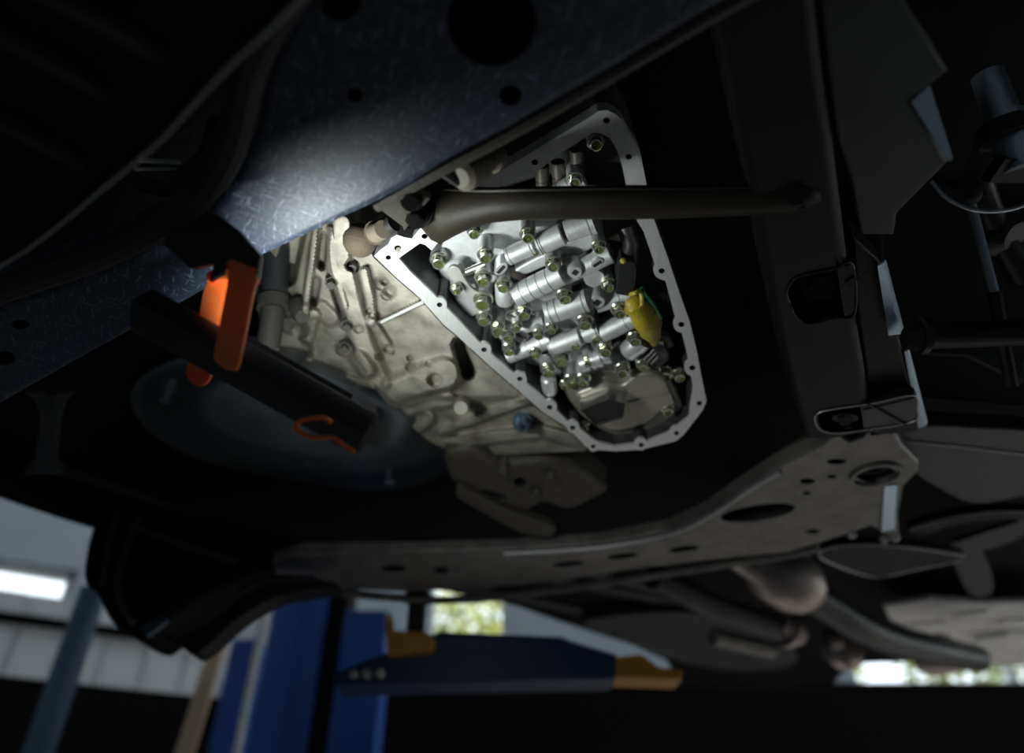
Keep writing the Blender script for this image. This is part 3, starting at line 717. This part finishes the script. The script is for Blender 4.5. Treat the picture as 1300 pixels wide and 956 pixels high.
# rubber seal and undertray
sl = [(-40,404),(0,378),(120,336),(200,298),(252,262),(286,220),(308,165),(322,100),(345,45),(384,-15),(410,-70)]
o = MB().tube(sm([P(x-8, y-6, 1.672) for x, y in sl], 6, False), .0105, 10).build('rubber_seal', 'rubber'); tag(o, 'thick black rubber seal strip curving along the crossmember edge', 'seal')
UT = root('splash_tray', 'black plastic splash tray filling the top left corner, with a thin pale rim', 'splash tray', P(120, 120, 1.60))
te = [(-120,400),(0,338),(60,298),(130,240),(200,182),(230,150),(290,85),(340,40),(388,-10),(430,-70)]
tp = [tuple(p) for p in sm(te, 5, False)]
part(MB().plate(zs(tp + [(380,-320),(-150,-320),(-260,100)], 1.60), [], (0, 0, .006), .002), 'tray_panel', 'black', UT)
part(MB().tube(sm(zs(te, 1.599), 5, False), .0009, 6), 'tray_rim', 'edge', UT)  # pale tube puts the lit line of the tray edge into colour
for a, b in (((-40,20),(120,110)), ((20,-30),(190,60)), ((-60,120),(90,200))):
    p, q = P(*a, 1.597), P(*b, 1.597); part(MB().box((p+q)/2, (q-p)/2, Vector((.004,.006,0)), (0,0,.004)), 'tray_rib', 'blackplastic', UT)
HB = root('radiator_bracket', 'small dull bracket with hose seen in the gap behind the tray', 'bracket', P(225, 190, 1.74))
part(MB().plate(zs([(226,168),(244,160),(238,186),(224,184)], 1.74), [], (0,0,.01), .002), 'bracket_plate', 'oilpan', HB)
part(MB().tube(sm(zs([(180,225),(230,232),(268,205),(285,160)], 1.75), 5, False), .012, 10), 'hose', 'armsteel', HB)
part(MB().tube(zs([(165,203),(232,206)], 1.735), .002, 6), 'cooling_pipe', 'edge', HB)
part(MB().tube(zs([(172,214),(225,213)], 1.735), .002, 6), 'cooling_pipe', 'edge', HB)

# ------------------------------------------------------------------ control rod across the gearbox
CR = root('torque_rod', 'dusty black torque rod crossing in front of the open gearbox', 'torque rod', P(530, 262, 1.745))
rows = []
sec = [(522,236,276,1.762),(535,237,284,1.762),(548,238,298,1.760),(560,239,303,1.757),(580,240,293,1.75),(600,241,285,1.742),(625,241,279,1.735),(660,240,276,1.728),(720,239,275,1.722),(800,238,275,1.716),(880,238,273,1.71),(960,236,270,1.706),(1000,232,268,1.704),(1024,232,262,1.703),(1040,238,254,1.703)]
for x, y0, y1, z in sec:
    a, b = P(x, y0, z), P(x, y1, z); c = (a+b)/2; u = (a-b)/2
    w = Vector((0, 0, 1)); w = (w - u.normalized()*w.dot(u.normalized())).normalized()*u.length*.75
    rows.append([c + u*math.cos(t_) + w*math.sin(t_) for t_ in (2*math.pi*k/18 for k in range(18))])
part(MB().rings(rows), 'rod', 'rod', CR, 60)
part(MB().tube([P(x, y0 + 1, z - .001) for x, y0, y1, z in sec[1:-1]], .0016, 6), 'rod_seam', 'rod', CR)
for k, (x, y) in enumerate(((520,258),(526,282))):
    a, b = P(x+8, y-14, 1.735 + .02*k), P(x, y, 1.688 + .012*k); s_ = (b-CAM).dot(FW)/F
    part(MB().lathe(a, b, [(0, 21*s_), (.3, 21*s_), (.3, 15*s_), (.75, 15*s_), (.75, 11*s_), (1, 10*s_)], 6 if k else 20), 'pivot_bolt', 'rail', CR)
part(MB().lathe(P(1010,245,1.725), P(1012,249,1.694), [(0,.011),(.8,.011),(.8,.008),(1,.007)], 6), 'end_bolt', 'rail', CR)
RF = root('engine_sensor', 'rusty round sensor with tan plastic cap above the gearbox corner', 'sensor', D(456, 305, .62))
part(MB().ball(D(457,305,.635), .0155, 18), 'rusty_body', 'rust', RF)
part(MB().lathe(D(474,297,.63), D(486,291,.615), [(0,.009),(.2,.011),(.2,.009),(1,.008)], 18), 'tan_cap', 'tan', RF)
part(MB().lathe(D(500,283,.62), D(478,296,.63), [(0,.008),(.6,.009),(1,.005)], 14), 'black_boot', 'rubber', RF)
SL = root('linkage_cap', 'pale round-ended linkage cap tucked between crossmember and gasket face', 'linkage', D(600, 215, .52))
part(MB().lathe(D(585,226,.50), D(612,208,.52), [(0,.007),(.1,.011),(.7,.012),(1,.010)], 18), 'cap', 'tan', SL)
part(MB().lathe(D(618,208,.52), D(632,196,.53), [(0,.006),(.3,.010),(1,.009)], 16), 'second_cap', 'tan', SL)
part(MB().tube([D(560,216,.50), D(580,230,.505), D(600,228,.51)], .004, 8), 'link_arm', 'armsteel', SL)

# ------------------------------------------------------------------ the inspection lamp
def DL(x, y, t=.5): return D(x, y, t)
A, B = DL(177,391), DL(467,553); ax = (B - A).normalized()
aim = (Q(650, 390, 0)); aim = PO + EX*aim.x + EY*aim.y + EN*aim.z - (A+B)/2
nrm = (aim - ax*aim.dot(ax)).normalized(); wd = ax.cross(nrm)
LP = root('inspection_lamp', 'black bar inspection lamp with orange clip hooked on the crossmember', 'lamp', (A+B)/2)
hw, ht = .0145, .011
def barsec(c, k=1.0):
    pts = ell(0, 0, 1, 1, 20); out_ = []
    for cx, sy in pts:
        f = lambda v: math.copysign(abs(v)**.28, v)
        out_.append(c + wd*hw*f(cx)*k + nrm*ht*f(sy)*k)
    return out_
L = (B-A).length
part(MB().rings([barsec(A, .85), barsec(A + ax*.003), barsec(B - ax*.003), barsec(B, .85)]), 'lamp_housing', 'lampblack', LP, 40)
lens_c = A.lerp(B, .62) + nrm*(ht + .0004)
part(MB().box(lens_c, ax*L*.23, wd*.006, nrm*.0006), 'led_lens', 'lens', LP)
for sg in (-1, 1): part(MB().box(lens_c + wd*sg*.0095 + nrm*.0016, ax*L*.25, wd*.0028, nrm*.003), 'lens_rim', 'lampblack', LP)
ld = bpy.data.lights.new('led_light', 'AREA'); ld.shape = 'RECTANGLE'; ld.size = L*.42; ld.size_y = .011; ld.spread = math.radians(150); ld.energy = LED_POWER; ld.color = (.93, 1.0, .96)
lo_ = bpy.data.objects.new('led_light', ld); COL.objects.link(lo_); lo_.parent = LP
mz = Matrix((ax, nrm.cross(ax) * 1, -nrm)).transposed()   # x along the bar, light leaves along -Z
mz = Matrix((ax, (-nrm).cross(ax), -nrm)).transposed()
lo_.matrix_local = Matrix.Translation(lens_c + nrm*.004 - Vector(LP.location)) @ mz.to_4x4()
# black clamp head lying against the crossmember
ch = [(250,268),(275,272),(302,292),(330,324),(326,352),(318,350),(293,338),(264,357),(270,335),(240,340),(205,310),(215,285)]
part(MB().plate([D(x, y, .487) for x, y in ch], [], FW*.008, .002), 'clamp_head', 'lampblack', LP)
pr = sm([(293,340),(325,352),(321,372),(308,440),(303,462),(297,471),(284,468),(272,458),(271,448),(278,412),(287,366)], 4)
part(MB().plate([D(x, y, .476 if y < 380 else .478) for x, y in pr], [], FW*.004, .001), 'clip_prong', 'orange', LP, 40)
pr = sm([(262,357),(292,342),(300,350),(290,400),(272,455),(266,480),(256,490),(243,487),(236,476),(237,466),(250,410)], 4)
part(MB().plate([D(x, y, .53) for x, y in pr], [], FW*.004, .001), 'clip_prong', 'orange', LP, 40)
part(MB().plate([D(293,340,.478), D(262,357,.53), D(292,341,.53), D(325,352,.478)], [], UP*.006), 'clip_bridge', 'orange', LP)
hk = [(421,536),(412,531),(400,531),(386,533),(376,539),(378,546),(388,553),(402,556),(420,555),(433,562),(441,568),(450,573)]
part(MB().tube(sm([D(x, y, .478) for x, y in hk], 5, False), .0029, 10, .6, ref=FW), 'hanging_hook', 'orange', LP)

# ------------------------------------------------------------------ chassis rail on the right
CRL = root('chassis_rail', 'wide dusty black chassis rail with oval access pockets, right of the gearbox', 'chassis rail', P(1030, 300, 1.70))
ro = [(880,-80),(905,30),(925,120),(942,200),(960,290),(975,370),(990,440),(1004,500),(1022,560),(1060,560),(1110,548),(1100,470),(1085,380),(1075,300),(1062,190),(1046,80),(1030,-80)]
pk = [[(1003,385),(999,372),(1006,358),(1020,350),(1060,342),(1083,336),(1086,398),(1060,404),(1030,411),(1012,404)]]
part(MB().plate(zs(dense(ro, 20), 1.70), [zs(sm(h, 4), 1.70) for h in pk], (0,0,.05), .010, 3), 'rail_web', 'rail', CRL, 30)
part(MB().plate(zs([(1032,-80),(1048,80),(1062,180),(1080,230),(1092,300),(1136,300),(1140,272),(1206,205),(1158,128),(1206,90),(1150,0),(1110,-80)], 1.712), [], (0,0,.03), .004), 'side_plate', 'rail_grey', CRL)
part(MB().plate(zs([(1083,300),(1118,332),(1140,420),(1166,520),(1168,548),(1100,556),(1098,470),(1086,390)], 1.715), [], (0,0,.02), .004), 'lower_plate', 'rail', CRL)
part(MB().plate([P(1157,130,1.705), P(1177,112,1.72), P(1207,205,1.705), P(1203,203,1.70)], [], (.003,0,.004)), 'bent_flange', 'daylit_flap', CRL)
part(MB().plate([P(1114,338,1.705), P(1122,334,1.71), P(1146,424,1.715), P(1128,426,1.705)], [], (.003,0,.004)), 'bent_flange', 'daylit_flap', CRL)
part(MB().plate([P(1148,446,1.715), P(1152,446,1.715), P(1176,540,1.72), P(1166,544,1.715)], [], (.003,0,.004)), 'bent_flange', 'daylit_flap', CRL)
pk2 = sm([(1035,535),(1038,525),(1060,519),(1110,512),(1160,502),(1165,520),(1160,535),(1100,546),(1060,550),(1042,546)], 4)
part(MB().plate(zs(pk2, 1.700), [zs(ell(1073,531,17,6,20), 1.700)], (0,0,.012), .003), 'access_pocket', 'armsteel', CRL)
part(MB().tube([P(x, y, 1.699) for x, y in [*[tuple(p) for p in pk2], tuple(pk2[0])]], .0008, 6), 'pocket_rim', 'edge', CRL)
part(MB().tube([P(x, y, 1.699) for x, y in sm(pk[0], 4)], .0009, 6), 'pocket_rim', 'armsteel', CRL)
a, b = P(1040,352,1.745), P(1044,365,1.715); part(MB().lathe(a, b, [(0,.02),(.5,.02),(.5,.012),(1,.011)], 6), 'pocket_bolt', 'armsteel', CRL)
a, b = P(1071,528,1.72), P(1073,532,1.698); part(MB().lathe(a, b, [(0,.014),(.5,.014),(.5,.009),(1,.008)], 6), 'pocket_bolt', 'rail_grey', CRL)
for a, b in (((1095,520),(1160,505)), ((1100,512),(1150,540)), ((1075,362),(1100,345))):
    p, q = P(*a, 1.698), P(*b, 1.698); part(MB().tube([p, q], .0012, 6), 'stamped_rib', 'armsteel', CRL)
# things to the right of the rail
t = root('shock_absorber', 'silver shock absorber tube at the upper right edge', 'shock absorber', D(1275, 150, .6))
part(MB().lathe(D(1253,95,.60), D(1300,215,.58), [(0,.0125),(.45,.013),(.45,.016),(1,.0165)], 22), 'damper_tube', 'shock', t)
part(MB().lathe(D(1268,158,.585), D(1276,176,.582), [(0,.019),(1,.019)], 22), 'clamp_band', 'rubber', t)
part(MB().box(D(1283,215,.585), (.015,0,0), (0,.012,0), (0,.003,.006)), 'lower_bracket', 'armsteel', t)
o = MB().tube(sm([D(x, y, .60) for x, y in ((1182,230),(1200,250),(1230,265),(1265,268),(1300,260),(1330,240))], 6, False), .0019, 8).build('brake_hose', 'shock'); tag(o, 'thin pale brake hose hanging in a loop below the shock absorber', 'hose')
t = root('stabiliser_link', 'thin blue-lit upright stabiliser link rod at the right', 'link rod', D(1245, 350, .68))
part(MB().tube([D(1230,250,.68), D(1262,372,.69)], .0048, 10), 'rod', 'shock', t)
part(MB().tube([D(1262,370,.69), D(1284,490,.70)], .0065, 10), 'lower_rod', 'armsteel', t)
part(MB().ball(D(1229,246,.68), .012, 14), 'ball_joint', 'rubber', t)
t = root('tie_rod', 'dark horizontal tie rod with bellows at the right edge', 'tie rod', D(1230, 424, .72))
part(MB().lathe(D(1150,428,.64), D(1345,420,.64), [(0,.009),(.06,.0145),(.09,.011),(.12,.0145),(.15,.012),(1,.012)], 20), 'rod', 'rail', t)
part(MB().lathe(D(1166,426,.638), D(1174,426,.638), [(0,.017),(1,.017)], 20), 'collar', 'armsteel', t)
t = root('wheel_knuckle', 'dull dark wheel knuckle casting behind the brake hose', 'knuckle', D(1270, 300, .70))
part(MB().lathe(D(1262,290,.72), D(1290,300,.70), [(0,.014),(.3,.025),(.6,.025),(1,.014)], 18), 'hub', 'armsteel', t)
part(MB().tube([D(1262,170,.65), D(1240,230,.68), D(1262,290,.71), D(1300,350,.73)], .014, 12), 'knuckle_arm', 'armsteel', t)
t = root('inner_wing_panel', 'dark blue-grey inner wing panel behind the tie rod', 'body panel', D(1230, 420, .78))
part(MB().plate([D(x, y, .74 + (y-220)*.0004) for x, y in ((1120,220),(1200,230),(1360,300),(1360,520),(1120,500))], [], FW*.02, .004), 'panel', 'rail', t)
part(MB().plate([D(x, y, .80) for x, y in ((1172,450),(1230,452),(1300,486),(1300,450),(1170,444))], [], FW*.01, .002), 'panel_step', 'rail_grey', t)

def arm(name, label, pts, t_, th, rim_pts=None, m='armsteel', slots=()):
    r = root(name, label, 'suspension arm', D(*pts[0], t_))
    part(MB().plate([D(x, y, t_) for x, y in sm(pts, 5)], [[D(x, y, t_) for x, y in s_] for s_ in slots], UP*th, .003), 'arm_body', m, r)
    if rim_pts: part(MB().tube(sm([D(x, y, t_-.004) for x, y in rim_pts], 5, False), .0022, 8), 'rolled_edge', 'edge', r)
    return r
def armz(name, label, pts, z, th, rim=None, m='armsteel', cat='suspension arm', slots=()):
    r = root(name, label, cat, P(*pts[0], z))
    part(MB().plate(zs([tuple(p) for p in sm(pts, 5)], z), [zs(s_, z) for s_ in slots], (0,0,th), .003), 'arm_body', m, r)
    if rim: part(MB().tube(sm(zs(rim, z-.001), 5, False), .0017, 8), 'rolled_edge', 'edge', r)
    return r
armz('front_control_arm', 'broad dark control arm with a scratched top edge at the right', [(1140,548),(1180,540),(1240,543),(1320,548),(1360,560),(1360,625),(1300,630),(1240,640),(1190,620),(1150,590)], 1.735, .02, [(1142,560),(1200,565),(1260,572),(1340,582)], 'armsteel')
armz('rear_control_arm', 'dark lens-shaped control arm ringed by a pale rolled edge', [(1040,702),(1060,692),(1110,690),(1170,695),(1225,706),(1180,718),(1130,730),(1090,728),(1060,718)], 1.735, .012, [(1225,706),(1170,697),(1110,692),(1060,694),(1040,703),(1050,713),(1090,728),(1120,732),(1170,722),(1222,712)], 'rail')
armz('toe_link', 'slim curved toe link with a pale lower edge at the right', [(1152,672),(1200,656),(1260,648),(1330,650),(1340,662),(1270,660),(1210,668),(1170,682)], 1.75, .012, [(1155,672),(1210,657),(1260,650),(1330,650)], 'rail')
t = armz('body_bracket', 'pale grey bent bracket standing between arm and heat shield', [(1206,694),(1240,690),(1262,748),(1230,754)], 1.79, .008, None, 'rail_grey', 'bracket')
part(MB().plate(zs([(1212,690),(1250,676),(1290,664),(1320,640),(1320,660),(1296,684),(1256,698),(1216,706)], 1.78), [], (0,0,.008), .002), 'bracket_foot', 'rail_grey', t)
# heat shield and exhaust
HS = root('heat_shield', 'pale crinkled aluminium heat shield under the floor, lower right', 'heat shield', P(1200, 790, 1.84))
for pts, z in (([(1122,770),(1180,762),(1240,766),(1340,764),(1340,800),(1270,800),(1200,806),(1160,800),(1130,788)], 1.835),
               ([(1160,803),(1230,804),(1340,802),(1340,826),(1260,832),(1210,822)], 1.845), ([(1230,834),(1340,828),(1340,846),(1262,846)], 1.85)):
    part(MB().plate(zs([tuple(p) for p in dense(pts, 10)], z), [], (0,0,.012), .004), 'shield_panel', 'shield', HS)
for a, b in (((1210,782),(1250,776)), ((1236,812),(1276,806)), ((1150,794),(1196,790)), ((1270,788),(1310,786))):
    p, q = P(*a, 1.833), P(*b, 1.833); part(MB().box((p+q)/2, (q-p)/2, Vector((0,.012,0)), (0,0,.004)), 'pressed_rib', 'shield', HS)
EXH = root('exhaust_pipe', 'pinkish exhaust pipe with bulging catalyst below the rear crossmember', 'exhaust', D(990, 745, 1.35))
part(MB().lathe(D(930,700,1.28), D(1030,752,1.34), [(0,.028),(.3,.036),(.45,.055),(.75,.058),(.9,.05),(1,.036)], 26), 'catalyst', 'exhaust', EXH)
part(MB().tube(sm([D(1010,745,1.36), D(1050,770,1.4), D(1090,795,1.44), D(1130,812,1.5), D(1190,826,1.6), D(1240,836,1.75)], 5, False), .032, 16), 'pipe', 'armsteel', EXH)
part(MB().lathe(D(1055,826,1.55), D(1085,818,1.5), [(0,.03),(.3,.045),(.7,.045),(1,.03)], 20), 'flex_joint', 'exhaust', EXH)
part(MB().lathe(D(1160,836,1.7), D(1215,826,1.66), [(0,.03),(.3,.045),(.8,.045),(1,.03)], 20), 'resonator', 'exhaust', EXH)
PSH = root('propeller_shaft', 'grey shaft and flanged tube running back left of the exhaust', 'shaft', D(900, 770, 1.4))
part(MB().tube([D(830,730,1.32), D(905,770,1.38), D(1000,800,1.46)], .026, 16), 'shaft', 'rail_grey', PSH)
part(MB().lathe(D(985,790,1.45), D(1015,805,1.47), [(0,.03),(.4,.03),(.4,.04),(.6,.04),(.6,.024),(1,.024)], 18), 'coupling', 'exhaust', PSH)
part(MB().tube([D(905,808,1.6), D(980,826,1.66)], .02, 10), 'heat_sleeve', 'dustysteel', PSH)
t = root('fuel_tank', 'smooth dark grey fuel tank belly in the far middle of the floor', 'fuel tank', P(880, 810, 1.8))
part(MB().plate(zs([tuple(p) for p in sm([(740,790),(860,780),(960,800),(1010,830),(1000,848),(930,852),(850,838),(780,812)], 5)], 1.86), [], (0,0,.04), .012), 'tank_shell', 'rail_grey', t)
part(MB().tube(zs([(780,806),(860,830)], 1.855), .006, 8), 'tank_strap', 'rail_grey', t)

# ------------------------------------------------------------------ rear crossmember
ZR = 1.715
RC = root('rear_crossmember', 'dusty grey perforated rear crossmember sweeping across below the gearbox', 'crossmember', P(750, 700, ZR))
rc = [(345,716),(380,704),(500,703),(640,700),(760,692),(850,675),(900,652),(940,624),(985,596),(1045,565),(1060,552),(1078,562),(1094,556),(1102,546),(1138,550),(1146,566),(1168,588),(1166,600),(1148,618),(1141,652),(1142,680),(1130,684),(1105,668),(1085,676),(1040,690),(1000,702),(900,712),(800,724),(700,740),(600,748),(520,752),(430,748),(380,738),(350,730)]
slots = [ell(722,716,21,3.4,20,-.08), ell(790,706,21,3.6,20,-.1), ell(868,697,20,3.8,20,-.12), ell(962,651,48,10,26,-.14), ell(1112,602,27,11,26), ell(1025,611,10,3.5,16), ell(1056,605,7,2.5,14), ell(1024,626,6,2.2,14), ell(1032,675,9,3,16), ell(1062,586,13,3.5,16), ell(500,722,16,4,16), ell(560,724,10,4,16), ell(842,683,5,2,12)]
part(MB().plate(zs([tuple(p) for p in dense(rc, 16)], ZR), [zs(s_, ZR) for s_ in slots], (0,0,.02), .005, 3, True), 'main_plate', ['dustysteel', 'hole_shade'], RC, 30)
part(MB().tube(sm(zs([(430,752),(560,762),(680,752),(800,735),(900,719),(1000,704),(1040,694)], ZR+.004), 6, False), .0075, 10), 'lower_flange', 'dustysteel', RC)
part(MB().tube(sm(zs([(640,703),(760,695),(850,678),(905,652),(950,622),(990,598)], ZR-.001), 6, False), .004, 8), 'raised_bead', 'edge', RC)  # lighter bead puts the lit upper edge into its colour
part(MB().tube(sm(zs([(560,706),(700,700),(800,688),(880,660),(930,622),(975,590),(1030,556)], ZR+.02), 6, False), .008, 8), 'upper_flange', 'darkcast', RC)
part(MB().plate([P(1122,618,ZR-.002), P(1140,616,ZR-.002), P(1138,672,ZR-.006), P(1118,676,ZR-.006)], [], (0,0,.006), .002), 'gusset', 'bluezinc', RC)
for x, y in ((1136,682), (1122,684), (1081,678)):
    part(MB().ball(P(x, y, ZR), .007, 12), 'weld_nut', 'edge', RC)
a = P(1112,602,ZR); s_ = (a-CAM).dot(FW)/F
part(MB().lathe(a+Vector((0,0,.03)), a+Vector((0,0,-.004)), [(0,30*s_),(1,32*s_),(1,27*s_),(.3,26*s_)], 28, False, False), 'bush_housing', 'dustysteel', RC)
part(MB().lathe(a+Vector((0,0,.03)), a+Vector((0,0,.008)), [(0,20*s_),(1,18*s_),(1,9*s_),(.2,9*s_)], 24), 'rubber_bush', 'rubber', RC)
part(MB().plate(ys([tuple(p) for p in sm([(430,742),(370,728),(318,736),(286,764),(258,790),(222,800),(204,808),(226,816),(242,829),(262,820),(300,786),(350,757),(400,747)], 4)], 1.12), [], (0,.05,0), .006), 'left_leg', 'rail', RC)
part(MB().tube(sm(ys([(222,806),(262,788),(300,758),(340,738),(400,734)], 1.117), 5, False), .005, 8), 'leg_bead', 'rail_grey', RC)
# engine mount and oil pan
EM = root('engine_mount', 'dirty cast engine mount bracket under the gearbox, centre', 'engine mount', P(660, 620, 1.73))
part(MB().plate(zs([tuple(p) for p in sm([(566,580),(600,574),(640,592),(690,588),(730,596),(770,622),(760,632),(722,648),(690,640),(668,650),(640,642),(610,632),(580,618),(568,604)], 5)], 1.735), [zs(ell(660,612,8,6,14), 1.735), zs(ell(625,628,20,4,16,.2), 1.735)], (0,0,.04), .01, 3, True), 'mount_casting', ['darkcast', 'hole_shade'], EM)
part(MB().plate(zs([tuple(p) for p in sm([(588,622),(640,648),(700,668),(698,682),(660,676),(610,650),(580,632)], 5)], 1.725), [], (0,0,.012), .003), 'mount_arm', 'darkcast', EM)
for x, y in ((700,606),(682,627),(640,600)):
    a = P(x, y, 1.73); part(MB().lathe(a+Vector((0,0,.02)), a+Vector((0,0,-.006)), [(0,.011),(.5,.011),(.5,.008),(1,.007)], 6), 'mount_bolt', 'darkcast', EM)
OP = root('engine_oil_pan', 'smooth grey-blue engine oil pan behind the lamp', 'oil pan', P(430, 540, 1.74))
rows = []
for i in range(25):
    r = []
    for k in range(60):
        a = 2*math.pi*k/60; q = i/24
        x = 385 + q*(200 + 22*math.cos(2*a+.6))*math.cos(a); y = 528 + q*(92 + 8*math.sin(3*a))*math.sin(a) + .16*q*190*math.cos(a)
        z = 1.755 + .10*sstep((q-.55)/.45) + .004*math.sin(x*.05)*math.sin(y*.06) + .012*sstep((x-430)/60)*(1-q)
        r.append(P(x, y, z))
    rows.append(r)
pm = MB().rings(rows, True, False, True)
part(pm, 'pan_shell', 'oilpan', OP, 60)
part(MB().plate(zs([(462,520),(478,524),(482,548),(478,566),(462,562)], 1.728), [], (0,0,.01), .002), 'drain_recess', 'hole_shade', OP)  # near-black plate paints the shade of a recess
a = P(495,612,1.75); part(MB().lathe(a+Vector((0,0,.02)), a, [(0,.008),(1,.007)], 6), 'drain_bolt', 'bluezinc', OP)
for x, y in ((208,510),(392,590),(300,565)):
    a = P(x, y, 1.775); part(MB().lathe(a+Vector((0,0,.03)), a, [(0,.01),(.5,.01),(.5,.007),(1,.006)], 6), 'pan_bolt', 'oilpan', OP)
ES = root('engine_side_cover', 'dim ribbed engine side cover left of the gearbox, behind the lamp', 'engine cover', D(360, 340, .8))
part(MB().tube([D(352,285,.78), D(350,345,.76), D(347,385,.75)], .014, 14), 'coolant_hose', 'rail_grey', ES)
part(MB().lathe(D(347,380,.75), D(347,392,.745), [(0,.017),(1,.017)], 18), 'hose_clamp', 'case_dark', ES)
part(MB().tube([D(346,392,.745), D(344,415,.74), D(340,440,.74)], .012, 14), 'pipe_stub', 'case_dark', ES)
for k in range(4): part(MB().tube([D(366+9*k,315+6*k,.80), D(378+6*k,372-5*k,.79)], .007, 8), 'cover_rib', 'case_dark', ES)
part(MB().lathe(D(378,388,.74), D(384,402,.72), [(0,.010),(.6,.011),(1,.007)], 16), 'cover_cap', 'case_dark', ES)
# left: stay, arch liner and brake
t = root('bumper_stay', 'dull black steel stay hanging below the crossmember at the left', 'stay', P(55, 540, 1.76))
part(MB().plate(zs([tuple(p) for p in dense([(28,497),(98,497),(84,512),(76,530),(68,592),(78,604),(28,604),(42,590),(50,530),(44,512)], 12)], 1.76), [], (0,0,.015), .004), 'stay_plate', 'rail_grey', t)
part(MB().plate(zs([(58,502),(72,502),(66,524)], 1.757), [], (0,0,.004), .001), 'stay_gusset', 'armsteel', t)
t = root('wheel_arch_liner', 'black ribbed wheel arch liner bulging at the lower left', 'wheel arch liner', WY(200, 740, 1.2))
part(MB().plate(ys([tuple(p) for p in sm([(128,645),(112,672),(104,705),(103,735),(118,752),(132,780),(150,798),(178,810),(200,796),(240,764),(300,735),(360,715),(420,700),(330,668),(220,640)], 5)], 1.2), [], (0,.12,0), .02), 'liner', 'black', t)
for pts in (((150,648),(140,690),(132,742)), ((178,655),(160,700),(150,748),(170,790)), ((165,665),(230,690),(300,712))):
    part(MB().tube(sm([WY(x, y, 1.19) for x, y in pts], 5, False), .007, 8), 'liner_rib', 'rail_grey', t)
part(MB().plate(ys([(176,796),(206,782),(212,788),(186,808)], 1.19), [], (0,.01,0), .002), 'liner_tab', 'column', t)
